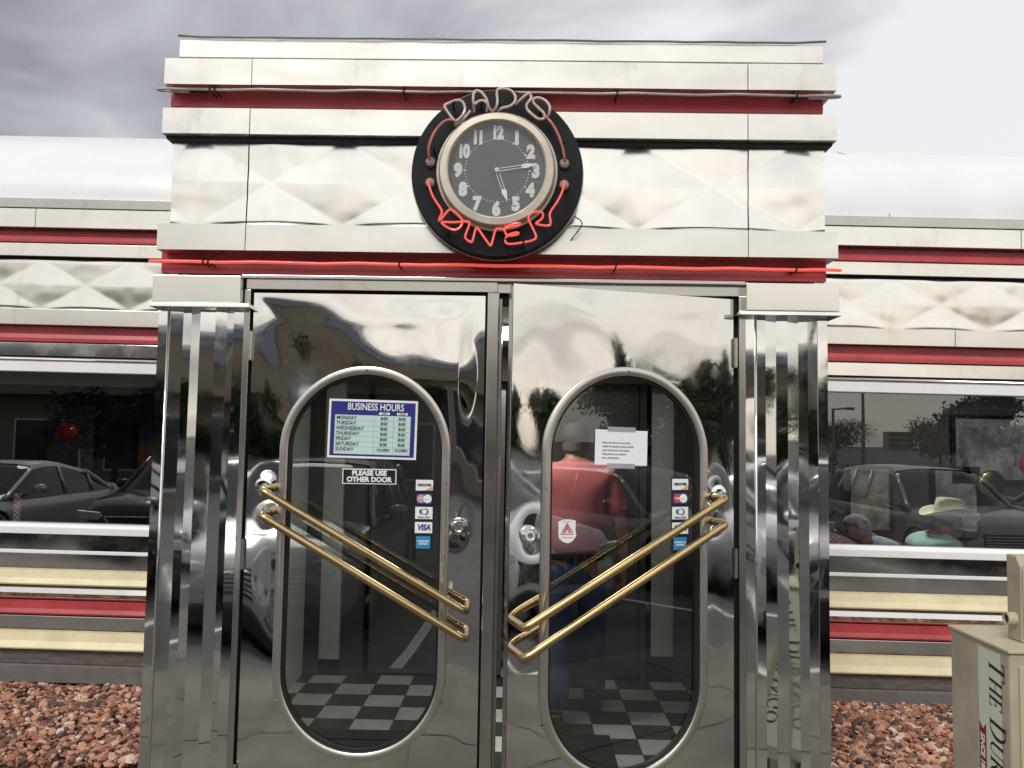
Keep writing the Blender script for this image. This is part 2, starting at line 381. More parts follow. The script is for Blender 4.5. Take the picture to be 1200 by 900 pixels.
# body behind the skin: dark wall shell with interior
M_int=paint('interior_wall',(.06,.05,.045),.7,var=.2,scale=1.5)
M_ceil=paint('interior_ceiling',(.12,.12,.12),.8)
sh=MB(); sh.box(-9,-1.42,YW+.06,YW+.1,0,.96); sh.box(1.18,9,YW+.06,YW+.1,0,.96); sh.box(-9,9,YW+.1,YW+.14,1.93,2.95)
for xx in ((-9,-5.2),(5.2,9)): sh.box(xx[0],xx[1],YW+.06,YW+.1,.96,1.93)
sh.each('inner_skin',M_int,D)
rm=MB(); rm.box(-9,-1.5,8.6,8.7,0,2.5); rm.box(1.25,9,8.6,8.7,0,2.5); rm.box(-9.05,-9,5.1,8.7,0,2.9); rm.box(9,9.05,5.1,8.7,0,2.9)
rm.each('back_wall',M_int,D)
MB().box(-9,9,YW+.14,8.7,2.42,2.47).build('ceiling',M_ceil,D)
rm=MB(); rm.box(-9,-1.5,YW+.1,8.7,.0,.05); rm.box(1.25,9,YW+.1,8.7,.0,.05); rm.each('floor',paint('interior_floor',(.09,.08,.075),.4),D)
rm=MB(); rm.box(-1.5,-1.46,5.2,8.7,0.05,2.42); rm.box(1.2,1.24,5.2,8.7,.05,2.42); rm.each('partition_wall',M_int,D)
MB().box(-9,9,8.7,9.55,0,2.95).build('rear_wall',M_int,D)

# ================================================================== entrance vestibule
V=thing('entrance_vestibule','polished stainless steel entrance vestibule with twin doors under the round clock','entrance')
YF=3.25
def ZF(z,y): return 1.56+(z-1.56)*y/YF
def XF(x,y): return x*y/YF
def band(name,mat,x0,x1,z0,z1,y,depth=.06,bev=.004): 
    return MB().box(XF(x0,y),XF(x1,y),y,y+depth,ZF(z0,y),ZF(z1,y)).build(name,mat,V,bevel=bev)
JL,JR=-1.125,.880
# parapet with bent lip
pb=MB(); pb.box(XF(-1.426,3.27),XF(1.183,3.27),3.27,3.31,ZF(3.09,3.27),ZF(3.168,3.27)); pb.build('parapet',M_satin,V,bevel=.003)
vs=[];nn=60
lip=MB()
pts=[]
for i in range(nn+1):
    x=-1.436+(2.635)*i/nn; z=3.181+.003*noise.noise(Vector((x*5,1,0)))+(.006*max(0,(abs(x+.12)-1.2)/.1)); pts.append((x,3.262+.004*noise.noise(Vector((x*7,3,0))),z))
lip.tube(pts,.0048,6); lip.build('parapet_lip',M_dframe,V)
for i,(z0,z1,nm) in enumerate(((2.98,3.087,'upper_cornice'),(2.775,2.880,'middle_cornice'),(2.299,2.405,'lower_cornice'))):
    y=3.20
    xa,xb=-1.481,1.234
    for (a,b) in ((xa,JL-.0015),(JL+.0015,JR-.0015),(JR+.0015,xb)):
        y2=y-(.003 if b<JL or a>JR else 0)
        # slightly sagging sheet box: subdivided front so it can undulate
        nx=max(4,int((b-a)/.03)); v=[];fc=[]; x0,x1=XF(a,y2),XF(b,y2); za,zb=ZF(z0,y2),ZF(z1,y2); nzz=6
        for j in range(nzz+1):
            for k in range(nx+1):
                x=x0+(x1-x0)*k/nx; z=za+(zb-za)*j/nzz
                v.append((x,y2+.0022*noise.noise(Vector((x*2.6,z*7,i*5+a))),z+(.0015*noise.noise(Vector((x*2,0,i))) if j in(0,nzz) else 0)))
        n=nx+1
        for j in range(nzz):
            for k in range(nx): fc.append((j*n+k,j*n+k+1,(j+1)*n+k+1,(j+1)*n+k))
        m=MB().add(v,fc); bt=m.v
        o=len(m.v); m.v+=[(p[0],3.34,p[2]) for p in m.v[:n]]+[(p[0],3.34,p[2]) for p in m.v[nzz*n:nzz*n+n]]
        for k in range(nx): m.f.append((k,o+k,o+k+1,k+1)); m.f.append((nzz*n+k,nzz*n+k+1,o+n+k+1,o+n+k))
        m.f.append(tuple([j*n for j in range(nzz+1)]+[o+n,o])); m.f.append(tuple([j*n+nx for j in range(nzz,-1,-1)]+[o+nx,o+n+nx]))
        smooth_angle(m.build(nm,M_cornice,V),40)
band('red_fascia',M_red,-1.450,1.180,2.885,2.962,3.285,.03,.002)
band('red_fascia',M_redshade,-1.450,1.180,2.964,2.992,3.30,.03,0)  # shade under the cornice, put into the colour of the upper strip
band('red_reveal',M_trim,-1.450,1.180,2.9625,2.966,3.275,.02,0)
band('soffit_shade_strip',M_darkcav,-1.462,1.215,2.752,2.790,3.236,.08,0)  # dark strip standing in for the cornice's shaded underside
quilt('quilted_panel',XF(-1.122,3.27),XF(.878,3.27),ZF(2.403,3.27),ZF(2.752,3.27),3.275,-.742,.592,.0082,M_quilt,V,.007,.0035,2)
quilt('corner_quilted_panel',XF(-1.430,3.27),XF(-1.126,3.27),ZF(2.403,3.27),ZF(2.752,3.27),3.272,-.742,.592,.0075,M_quilt,V,.007,.003,5)
quilt('corner_quilted_panel',XF(.882,3.27),XF(1.183,3.27),ZF(2.403,3.27),ZF(2.752,3.27),3.272,-.70+.592*3,.592,.0085,M_quilt,V,.007,.004,8)
band('red_fascia',M_red,-1.458,1.186,2.203,2.255,3.285,.03,.002)
band('red_fascia',M_redshade,-1.458,1.186,2.257,2.315,3.295,.03,0)  # upper part in the darkened red, as the cornice's shadow
# box behind the skins
core=MB(); core.box(-1.43,1.17,3.34,5.2,2.2,3.15); core.build('roof_box',M_frame,V)
# header trim
band('header_trim',M_frame,-1.135,.869,2.186,2.202,3.235,.06,.003)
hd=MB(); hd.box(-1.112,-.112,3.247,3.34,2.142,2.184); hd.box(-.112,.868,3.262,3.34,2.142,2.184); hd.each('door_header',M_frame,V,bevel=.002)
MB().box(-1.112,.868,3.30,3.34,2.10,2.1415).build('header_gap',M_black,V)
# corner caps over the fluted panels
for (a,b,c0,c1) in ((-1.490,-1.137,-1.499,-1.100),(.872,1.238,.845,1.245)):
    band('corner_cap',M_satin,a,b,2.086,2.196,3.20,.14,.003)
    band('cap_lip',M_trim,c0,c1,2.067,2.0845,3.19,.15,.003)
# jambs and mullion
MB().box(-1.116,-1.092,3.243,3.36,0,2.140).build('door_jamb',M_frame,V,bevel=.002)
MB().box(-1.0915,-1.082,3.275,3.36,0,2.140).build('jamb_seal',M_black,V)
MB().box(.840,.866,3.243,3.36,0,2.140).build('door_jamb',M_frame,V,bevel=.002)
MB().box(.8215,.8395,3.285,3.36,0,2.140).build('jamb_seal',M_black,V)
ml=MB(); ml.box(-.150,-.104,3.240,3.36,0,2.141); ml.build('mullion',M_frame,V,bevel=.003)
MB().box(-.1035,-.092,3.262,3.36,0,2.12).build('mullion_stop',M_dframe,V,bevel=.001)
MB().box(-.159,-.1505,3.28,3.36,0,2.14).build('mullion_seal',M_black,V)
MB().box(-1.13,.87,3.20,3.36,-.02,.018).build('threshold',M_dframe,V,bevel=.004)
# fluted panels: vertical folds of mirror steel
def flutes(bounds,ys,seed):
    v=[];f=[]; nz=50; z0,z1=.0,2.066
    X=[];Y=[];F=[]
    for i in range(len(bounds)-1):
        X+=[bounds[i],bounds[i+1]]; Y+=[ys[i][0],ys[i][1]]
    n=len(X)
    for j in range(nz+1):
        z=z0+(z1-z0)*j/nz
        for k in range(n):
            i=k//2; wob=.004*noise.noise(Vector((i*3.1+seed,z*1.5,0)))*(k%2)+.002*noise.noise(Vector((i*7+seed,z*3,4)))
            v.append((X[k],YF+Y[k]+wob,z))
    for j in range(nz):
        for k in range(n-1): f.append((j*n+k,j*n+k+1,(j+1)*n+k+1,(j+1)*n+k))
    m=MB().add(v,f); o=m.build('fluted_panel',M_flute,V); smooth_angle(o,1.2)
    MB().tube([(bounds[1]+.002,YF-.004,0),(bounds[1]+.002,YF-.004,2.06)],.004,8).build('edge_bead',M_trim,V,smooth=True)
flutes([-1.459,-1.420,-1.366,-1.332,-1.292,-1.232,-1.19,-1.158,-1.118],[(.0,.0),(.004,.016),(.016,.013),(.013,.001),(.001,.004),(.004,.016),(.016,.014),(.0,.0)],1)
flutes([1.188,1.150,1.118,1.082,1.036,.992,.946,.905,.868][::-1],[(.0,.0),(.001,.002),(.002,.016),(.016,.013),(.013,.026),(.026,.022),(.022,.006),(.0,.0)],5)
# vestibule side walls, outside skin
sw=MB(); sw.box(-1.459,-1.43,3.285,5.15,0,2.2); sw.box(1.16,1.188,3.285,5.15,0,2.2); sw.each('side_wall',M_band,V)
bk=MB(); bk.box(-1.43,-1.118,3.30,3.33,0,2.2); bk.box(.868,1.16,3.30,3.33,0,2.2); bk.each('panel_backing',M_darkcav,V)
# interior of the vestibule
m,nt,b=newmat('checker_tile'); L=nt.links.new; tc=N(nt,'TexCoord'); mp=N(nt,'Mapping'); mp.inputs['Location'].default_value=(.035,.12,.01); L(tc.outputs['Object'],mp.inputs[0])
ck=N(nt,'TexChecker',inp={'Scale':1/.215}); L(mp.outputs[0],ck.inputs[0]); ck.inputs[1].default_value=(.55,.57,.56,1); ck.inputs[2].default_value=(.035,.05,.045,1)
nn_=N(nt,'TexNoise',inp={'Scale':5,'Detail':5}); L(tc.outputs['Object'],nn_.inputs['Vector']); mm=N(nt,'Mix',data_type='RGBA',blend_type='MULTIPLY'); mm.inputs['Factor'].default_value=1
br=N(nt,'TexBrick',offset=0,inp={'Scale':1,'Mortar Size':.003,'Brick Width':.215,'Row Height':.215}); br.inputs['Color1'].default_value=(1,1,1,1); br.inputs['Color2'].default_value=(1,1,1,1); br.inputs['Mortar'].default_value=(.25,.25,.25,1); L(mp.outputs[0],br.inputs[0])
L(ck.outputs[0],mm.inputs['A']); L(br.outputs[0],mm.inputs['B']); m2=N(nt,'Mix',data_type='RGBA',blend_type='MULTIPLY'); m2.inputs['Factor'].default_value=1; L(mm.outputs['Result'],m2.inputs['A']); L(ramp(nt,nn_.outputs[0],[(.3,(.75,.75,.75)),(.7,(1,1,1))]),m2.inputs['B'])
L(m2.outputs['Result'],b.inputs['Base Color']); b.inputs['Roughness'].default_value=.3
M_tile=m
MB().box(-1.43,1.16,3.37,8.6,-.02,.03).build('checkered_floor',M_tile,V)
M_iw=paint('vestibule_wall',(.46,.48,.46),.5,var=.06)
M_id=paint('inner_door_bronze',(.06,.06,.06),.35,var=.2)
MB().box(-1.43,-1.40,3.37,5.5,.03,2.2).build('inner_side_wall',M_iw,V)
MB().box(1.13,1.16,3.37,5.5,.03,2.2).build('inner_side_wall',M_iw,V)
MB().box(-1.40,1.13,3.37,5.5,2.15,2.19).build('vestibule_ceiling',M_iw,V)
bw=MB(); bw.box(-1.40,-1.30,5.42,5.5,.03,2.15); bw.box(-1.16,-1.02,5.42,5.5,.03,2.15); bw.box(.98,1.13,5.42,5.5,.03,2.15); bw.box(-1.40,1.13,5.42,5.5,2.0,2.15);bw.box(.76,.80,5.40,5.5,.03,2.0); bw.each('inner_frame',M_id,V)
bw=MB(); bw.box(-1.30,-1.16,5.43,5.49,.13,2.0); bw.box(.84,.98,5.43,5.49,.19,2.0); bw.each('inner_wall_panel',M_iw,V)
bw=MB(); bw.box(-1.30,-1.16,5.425,5.495,.03,.129); bw.box(.80,.98,5.425,5.495,.03,.189); bw.each('inner_baseboard',M_black,V)
idr=MB().box(-.98,-.12,5.44,5.48,.05,1.98).build('inner_door',paint('inner_door_steel',(.12,.12,.12),.3,metal=.6),V)
MB().box(-.07,.755,5.44,5.48,.05,1.98).build('inner_door',MATS['inner_door_steel'],V)

# ---- doors
def pill_pts(r,zb,zt,n=180):
    out=[]
    for i in range(n):
        a=math.pi*i/(n-1); out.append((r*math.cos(a),zt+r*math.sin(a)))
    k=60
    for i in range(1,k): out.append((-r,zt+(zb-zt)*i/k))
    for i in range(n):
        a=math.pi+math.pi*i/(n-1); out.append((r*math.cos(a),zb+r*math.sin(a)))
    for i in range(1,k): out.append((r,zb+(zt-zb)*i/k))
    return out
RP,ZB,ZT=.336,.658,1.505
def pill_ring(profile,cx=0):  # profile: (radius,y)
    rings=[pill_pts(r,ZB,ZT) for r,_ in profile]; n=len(rings[0]); vs=[];fs=[]; m=len(profile)
    for (r,y),rg in zip(profile,rings): vs+=[(cx+p[0],y,p[1]) for p in rg]
    for j in range(m):
        j2=(j+1)%m
        for i in range(n): k=(i+1)%n; fs.append((j*n+i,j*n+k,j2*n+k,j2*n+i))
    return vs,fs
def door(s,width,hinge,rz,label,seed):
    """s=+1: hinge on the left; local x runs from the hinge"""
    c=s*width/2; x0,x1=(0,width) if s>0 else (-width,0); z0,z1=.022,2.128
    inner=[(p[0],p[1]) for p in pill_pts(RP-.02,ZB,ZT)]
    hw=width/2
    outer=[]
    for i,(px,pz) in enumerate(inner):
        if pz>ZT: dx,dz=px,pz-ZT; oz=ZT
        elif pz<ZB: dx,dz=px,pz-ZB; oz=ZB
        else: dx,dz=(1 if px>0 else -1),0; oz=pz
        t=1e9
        if abs(dx)>1e-6: t=min(t,hw/abs(dx))
        if dz>1e-6: t=min(t,(z1-oz)/dz)
        if dz<-1e-6: t=min(t,(z0-oz)/dz)
        outer.append([dx*t,oz+dz*t])
    for (qx,qz) in ((hw,z1),(-hw,z1),(-hw,z0),(hw,z0)):
        k=min(range(len(outer)),key=lambda i:(outer[i][0]-qx)**2+(outer[i][1]-qz)**2); outer[k]=[qx,qz]
    nr=44; n=len(inner); vs=[];fs=[]
    lock=(s*.832-c,1.222)
    hands=[(s*.06-c,1.37,.055,.0055),(s*.87-c,.915,.05,.0025),(s*.87-c,.81,.05,.0025),(s*.075-c,1.26,.05,.0035)]
    def h(x,z):
        y=.0080*noise.noise(Vector((x*1.9,z*1.9,seed)))+.0028*noise.noise(Vector((x*5.5,z*4.5,seed+3)))
        if s>0: y+=.0060*math.exp(-((x+.22)**2/.020+(z-1.84)**2/.030))-.006*math.exp(-((x-.36)**2/.02+(z-1.80)**2/.03))
        else: y*=.55
        d=(x-lock[0])**2+(z-lock[1])**2; y+=.0052*math.exp(-d/.0038)
        for hx,hz,r,dp in hands:
            d=(x-hx)**2+(z-hz)**2; y+=dp*math.exp(-d/(2*(r*.62)**2))
        # held flat at the hemmed edges
        e=min(hw-abs(x),z1-z,max(0,z-z0)); e=min(1,max(0,e)/.11); e=e*e*(3-2*e); return y*e
    for j in range(nr+1):
        t=j/nr
        for a,b in zip(inner,outer):
            x=a[0]+(b[0]-a[0])*t; z=a[1]+(b[1]-a[1])*t; vs.append((c+x,h(x,z),z))
    for j in range(nr):
        for i in range(n): k=(i+1)%n; fs.append((j*n+i,j*n+k,(j+1)*n+k,(j+1)*n+i))
    # back skin and edges
    o=len(vs); vs+=[(c+a[0],.045,a[1]) for a in inner]+[(c+a[0],.045,a[1]) for a in outer]
    for i in range(n):
        k=(i+1)%n; fs.append((i,o+i,o+k,k)); fs.append((nr*n+i,nr*n+k,o+n+k,o+n+i)); fs.append((o+i,o+n+i,o+n+k,o+k))
    m=MB().add(vs,fs); d=m.build('door',M_mirror,V); smooth_angle(d,50)
    d.location=(hinge[0],hinge[1],0); d.rotation_euler=(0,0,rz); d['label']=label
    sub=lambda nm,mt,mb,sm=True,bev=0: mb.build(nm,mt,d,smooth=sm,bevel=bev)
    v,f=pill_ring([(RP,-.002),(RP-.001,-.009),(RP-.006,-.012),(RP-.028,-.012),(RP-.033,-.008),(RP-.034,.01),(RP,.01)],c)
    smooth_angle(sub('window_frame',M_ring,MB().add(v,f)),40)
    v,f=pill_ring([(RP-.0335,.004),(RP-.043,.004),(RP-.045,.02),(RP-.0335,.02)],c); sub('window_gasket',M_black,MB().add(v,f),False)
    pp=pill_pts(RP-.030,ZB,ZT); n_=len(pp)
    sub('window_glass',M_gls,MB().add([(c+p[0],.021,p[1]) for p in pp]+[(c+p[0],.025,p[1]) for p in pp],[tuple(range(n_)),tuple(reversed(range(n_,2*n_)))]+[(i,(i+1)%n_,(i+1)%n_+n_,i+n_) for i in range(n_)]),False)
    # frame screws
    sc=MB()
    for a in range(4):
        for (px,pz) in ((0,ZT+RP-.017),(RP-.017,ZT-.12-.28*a),(-RP+.017,ZT-.12-.28*a)): sc.lathe([(.0045,0),(.0035,.002)],8,T(c+px,-.0115,pz)@Matrix.Rotation(R(90),4,'X'))
    sc.each('screw',M_dframe,d)
    # deadbolt lock
    lk=MB(); K=T(s*.834,.002,1.222)@Matrix.Rotation(R(90),4,'X'); lk.lathe([(.034,-.004),(.034,.006),(.031,.012),(.023,.022),(.020,.026),(.019,.026),(.017,.021),(.009,.021)],28,K); lo=sub('lock',M_trim,lk); smooth_angle(lo,30)
    ky=MB(); ky.lathe([(.009,.0212),(.009,.0245)],18,K); ky.box(-.0012,.0012,-.005,.005,.0246,.0252,K); smooth_angle(sub('keyway',M_dframe,ky),30)
    # handle bars
    for (ua,za,ub,zb_) in ((.095,1.348,.862,.918),(.095,1.253,.862,.815)):
        A=Vector((s*ua,-.088,za)); B=Vector((s*ub,-.088,zb_)); dv=(B-A).normalized()
        Y1=Vector((0,.088,0)); Y2=Vector((0,.045,0))
        pth2=arc_path([A-dv*.012+Y1,A-dv*.012+Y2],1)+arc_path([A-dv*.012+Y2,A-dv*.012,A+dv*.045],4,.25)[1:]+arc_path([B-dv*.045,B+dv*.012,B+dv*.012+Y2],4,.25)+[B+dv*.012+Y1]
        smooth_angle(sub('handle',M_brass,MB().tube(pth2,.0148,14)),60)
    rs=MB(); rs.lathe([(.034,.0),(.034,.005),(.028,.008),(.017,.009)],24,T(s*.061,.008,1.366)@Matrix.Rotation(R(90),4,'X')); smooth_angle(sub('handle_rosette',M_trim,rs),30)
    # hinges
    for zc in (1.915,1.10,.25):
        hb=MB(); 
        for q in range(3): hb.lathe([(.008,0),(.008,.034)],12,T(-s*.004,-.010,zc-.054+q*.036))
        hb.lathe([(.0055,-.058),(.0065,.058)],12,T(-s*.004,-.010,zc))
        smooth_angle(sub('hinge',M_frame,hb),40)
    return d
dL=door(1,.921,(-1.080,3.25),0,'closed left door with oval window',11.3)
dR=door(-1,.906,(.820,3.25),R(17.5),'right door standing ajar with oval window',4.7)
# edge bolts of the open door (astragal strip with studs)
eb=MB(); eb.box(-.9105,-.9065,.004,.04,.05,2.10)
for z in (.30,.55,.83,.91,1.18,1.24,1.30,1.36): eb.box(-.913,-.9105,.010,.030,z-.015,z+.015)
eb.each('edge_strip',M_frame,dR,bevel=.001)

# ---- neon tubes of the vestibule
M_lit=emis('lit_red_neon',(1,.115,.085),.52,(.45,.08,.07)); 
M_unlit=paint('unlit_neon_glass',(.62,.47,.42),.15,var=.15,scale=40,spec=.6)
M_unlitw=paint('clear_neon_glass',(.52,.47,.44),.12,var=.15,scale=40,spec=.6)
def neonrow(z,x0,x1,y,mat,r,wires=True):
    pts=[(x0+.10,y+.05,z+.012),(x0+.02,y+.05,z+.012),(x0-.015,y+.03,z+.006),(x0-.02,y,z),(x0+.04,y-.004,z),(x0+.10,y,z)]
    e=[(x1-.10,y,z),(x1-.04,y-.004,z),(x1+.02,y,z),(x1+.015,y+.03,z+.006),(x1-.02,y+.05,z+.012),(x1-.10,y+.05,z+.012)]
    mid=[(x0+(x1-x0)*i/20,y+.003*math.sin(i*1.7),z+.002*math.sin(i*2.3)) for i in range(1,20)]
    smooth_angle(MB().tube(arc_path(pts,2,.25)+[Vector(q) for q in mid]+arc_path(e,2,.25),r,8).build('neon_tube',mat,V),60)
    k=MB()
    for xx in (x0+.20,x0+.22,-.5,.35,x1-.16): k.tube([(xx,3.285,z-.004),(xx,y-.008,z-.006),(xx+.004,y-.012,z+.016)],.0035,6)
    k.tube([(x0+.1,y+.045,z+.012),(x0+.17,y+.045,z+.01)],.008,8); k.tube([(x1-.1,y+.045,z+.012),(x1-.17,y+.045,z+.01)],.008,8)
    k.each('tube_support',M_black,V)
    w=MB(); w.tube(arc_path([(x0+.16,y+.045,z+.012),(x0+.23,y+.0,z+.018),(x0+.28,y+.02,z+.05),(x0+.29,3.285,z+.045)],2),.0022,6); w.build('lead_wire',M_black,V)
neonrow(2.243,-1.476,1.214,3.215,M_lit,.0065)
neonrow(2.943,-1.478,1.222,3.215,M_unlitw,.0058)

# ================================================================== clock sign
CX,CZ=-.117,2.585
K0=T(CX,0,CZ)
def cp(a,b): return ((a-461)*.000774, -(b-440)*.000774)   # zoomed measurements of the sign face, in metres about its centre
clk=thing('clock_sign','round black wall clock with neon lettering around a grey dial','clock sign',(CX,3.2,CZ))
def cb(mb,nm,mt,par=clk,sm=False):
    o=mb.build(nm,mt,par); 
    if par is clk: o.location=(-CX,-3.2,-CZ)
    if sm: smooth_angle(o,35)
    return o
FY=Matrix.Translation((CX,0,CZ))@Matrix.Rotation(R(90),4,'X')   # local z -> -y
def lath(prof,n=72): # (r,y)
    return MB().lathe([(r,-y) for r,y in prof],n,FY)
M_blk=paint('weathered_black_paint',(.008,.009,.011),.5,var=.6,scale=14,spec=.18)
M_bez=paint('aged_aluminium_bezel',(.50,.46,.39),.42,metal=.55,var=.16,scale=18)
cb(lath([(.318,3.245),(.322,3.20),(.330,3.19),(.330,3.125),(.326,3.120),(.20,3.118)]),'sign_body',M_blk,sm=True)
cb(lath([(.335,3.165),(.335,3.152),(.331,3.152),(.331,3.165)]),'body_band',M_dframe,sm=True)
cb(lath([(.232,3.119),(.232,3.105),(.224,3.103),(.221,3.078),(.215,3.070),(.192,3.068),(.186,3.072),(.184,3.085),(.184,3.10)]).__class__().lathe([(.184,-3.10),(.184,-3.085),(.186,-3.072),(.192,-3.068),(.215,-3.070),(.221,-3.078),(.224,-3.103),(.232,-3.105),(.232,-3.119)],72,FY,cap=False),'bezel',M_bez,sm=True)
dial=cb(lath([(.186,3.101),(.186,3.0985)]),'dial',paint('grey_dial',(.10,.105,.105),.6,var=.05,scale=3,spec=.2))
M_num=paint('dial_white',(.70,.71,.71),.5,var=.03)
nb=MB()
for h in range(1,13):
    a=R(90-30*h); rr=.1485; t=str(h)
    text_mb(nb,t,T(CX+rr*math.cos(a),3.0965,CZ+rr*math.sin(a)-.002),.068,.075,.84 if h<10 else .68,space=.92)
cb(nb,'numerals',M_num,dial)
dt=MB()
for k in range(60):
    a=R(6*k); c,s_=math.cos(a)*.1215,math.sin(a)*.1215
    if k%5: dt.lathe([(.0022,0),(.0022,.001)],8,T(CX+c,3.0975,CZ+s_)@Matrix.Rotation(R(90),4,'X'))
    else:
        M=T(CX+c,3.0975,CZ+s_)@Matrix.Rotation(-a,4,'Y'); dt.add([(.006,-.001,.0045),(.006,-.001,-.0045),(-.006,-.001,0)],[(0,1,2)],M)
cb(dt,'minute_marks',M_num,dial)
M_pd=paint('hand_shadow_grey',(.11,.115,.115),.5)
def hand(nm,tip,ln,w,y,back=.02):
    dx,dz=tip; a=math.atan2(dz,dx); M=T(CX,y,CZ)@Matrix.Rotation(-a,4,'Y'); m=MB(); e=.0012
    m.box(.006,ln*.62,-.001,0,w-e,w+e,M); m.box(.006,ln*.62,-.001,0,-w-e,-w+e,M); m.box(.002,.0062,-.001,0,-w-e,w+e,M)
    m.add([(ln*.60,-.001,w+e),(ln*.60,-.001,-w-e),(ln*.70,-.001,-w*1.9),(ln,-.001,0),(ln*.70,-.001,w*1.9)],[(0,1,2,3,4)],M)
    return cb(m,nm,paint('hand_white',(.86,.86,.85),.4,var=.02) if 'hand_white' not in MATS else MATS['hand_white'])
hand('minute_hand',cp(668,418) if 0 else (206,22+12),.158,.0052,3.090)
hand('hour_hand',(58,-178+12),.128,.0056,3.093)
a=math.atan2(78,92); sh_=MB(); M=T(CX,3.0875,CZ)@Matrix.Rotation(-a,4,'Y'); sh_.box(-.04,.115,-.0008,0,-.0007,.0007,M); cb(sh_,'second_hand',paint('second_hand_red',(.25,.05,.05),.4))
st=MB()
for k in range(3):
    M=T(CX-.012,3.0960,CZ-.002)@Matrix.Rotation(R(20+60*k),4,'Y'); st.box(-.024,.024,-.0006,0,-.0009,.0009,M)
cb(st,'dial_star',MATS['second_hand_red'],dial)
cb(lath([(.009,3.094),(.009,3.086),(.006,3.084)],20),'hand_hub',paint('hub_white',(.7,.7,.7),.4))
cb(lath([(.1855,3.080),(.1855,3.078)]),'dial_glass',M_clockglass)
def tubes(name,mat,lines,r=.0052,y=3.072):
    m=MB()
    for ln in lines:
        P=[Vector((CX+cp(a,b)[0],(c[0] if c else y)+.003*math.sin(i*2.1),CZ+cp(a,b)[1])) for i,(a,b,*c) in enumerate(ln)]
        m.tube(arc_path(P,3,.25),r,8)
    return cb(m,name,mat,sm=True)
bk_=3.105
arcs_un=[[(130,392,bk_),(124,380,3.085),(124,335),(148,262),(190,208),(228,196),(252,206)],
 [(700,172,3.09),(712,190),(742,232),(774,300),(794,378,3.085),(794,392,bk_)]]
tubes('unlit_neon_lead',paint('reddish_neon_glass',(.50,.16,.12),.15,var=.2,scale=30),arcs_un)
tubes('unlit_neon_lettering',M_unlit,[
 [(252,206),(238,190),(198,138),(200,122),(222,112),(258,98),(288,104),(302,140),(292,172),(272,194),(252,208),(250,212,bk_)],
 [(262,205,bk_),(290,196),(328,152)],
 [(342,140,bk_),(340,118),(338,72),(348,50),(364,48),(384,62),(408,96),(412,126),(404,136,bk_)],[(346,120),(366,100),(392,100),(406,112)],
 [(412,124),(432,140,bk_),(456,130),(460,100),(452,48),(474,38),(518,42),(546,66),(548,104),(522,128),(478,134),(462,136,bk_)],
 [(548,106,3.09),(576,88),(604,64),(616,62),(626,76),(620,96),(600,118),(604,142),(628,166),(660,192),(690,188),(694,166),(664,136),(634,108),(634,90),(656,80),(694,92),(718,126),(716,158),(704,172,3.09)]])
tubes('lit_neon_lettering',M_lit,[
 [(130,485,bk_),(124,498,3.085),(130,528),(150,584),(190,640),(200,662),(186,690),(182,704),(196,696),(222,656),(238,644),(262,658),(294,690),(300,714),(284,742),(256,750),(222,734),(196,716),(200,708),(250,710),(318,706),(336,706),(328,734),(312,778),(316,792),(342,808),(350,804),(364,734),(374,736),(434,824),(442,822),(458,748),(466,738),(492,740)],
 [(492,740,3.085),(520,722),(568,710),(584,712),(574,722),(520,732),(500,742),(514,768),(524,776),(566,768),(576,758),(560,756),(520,768),(510,786),(508,806),(524,816),(590,806),(650,794),(662,776),(640,730),(618,690),(622,668),(646,652),(682,652),(694,668),(684,690),(654,710),(664,716),(724,722),(730,710),(722,668),(726,650),(758,606),(784,552),(794,500,3.085),(794,485,bk_)]],.0042)
for (a,b) in ((130,395),(794,395),(130,500),(794,503)):
    x,z=cp(a,b); M=T(CX+x,3.119,CZ+z)@Matrix.Rotation(R(90),4,'X')
    so_=MB().lathe([(.019,0),(.019,.012),(.015,.018),(.009,.018),(.009,.022),(.006,.022)],18,M); o=cb(so_,'tube_socket',paint('socket_porcelain',(.30,.24,.21),.4) if 'socket_porcelain' not in MATS else MATS['socket_porcelain'],sm=True)
kk=MB()
for (a,b) in ((148,345),(240,118),(668,152),(782,312),(378,118),(462,90),(228,760),(592,812),(505,800)):
    x,z=cp(a,b); kk.tube([(CX+x,3.12,CZ+z),(CX+x,3.08,CZ+z),(CX+x+.006,3.068,CZ+z+.008)],.0045,6)
[setattr(q,'location',(-CX,-3.2,-CZ)) for q in kk.each('tube_clip',M_black,clk)]
wr=MB(); wr.tube(arc_path([(CX+.30,3.13,CZ-.165),(CX+.335,3.12,CZ-.19),(CX+.318,3.14,CZ-.215),(CX+.29,3.2,CZ-.24)],2),.0022,6); cb(wr,'loose_wire',M_black)

# ================================================================== notices and stickers on the doors
def on_door(s,u,z,y): # frame on the glass plane of a door: s=+1 left, -1 right
    if s>0: return T(-1.080+u,3.25+y,z)
    return T(.820,3.25,0)@Matrix.Rotation(R(17.5),4,'Z')@T(-u,y,z)
GY=.020
def board(name,label,cat,s,u,z,w,h,mat,group=None,y=GY-.003,th=.0015,tilt=0):
    M=on_door(s,u,z,y)@Matrix.Rotation(R(tilt),4,'Y')
    o=MB().box(-w/2,w/2,0,th,-h/2,h/2).build(name,mat); o.matrix_world=M; tag(o,label,cat,group); return o
def decor(o,nm,mat,mb): q=mb.build(nm,mat,o); return q
M_blue=paint('sign_blue',(.015,.02,.20),.4,var=.03); M_pale=paint('sign_pale',(.50,.66,.66),.4,var=.03); M_ink=paint('ink_black',(.015,.015,.02),.5,var=0)
M_paper=paint('paper_white',(.80,.82,.86),.6,var=.02); M_swhite=paint('sticker_white',(.78,.80,.80),.4,var=.03); M_sblk=paint('sticker_black',(.01,.01,.01),.3,var=0)
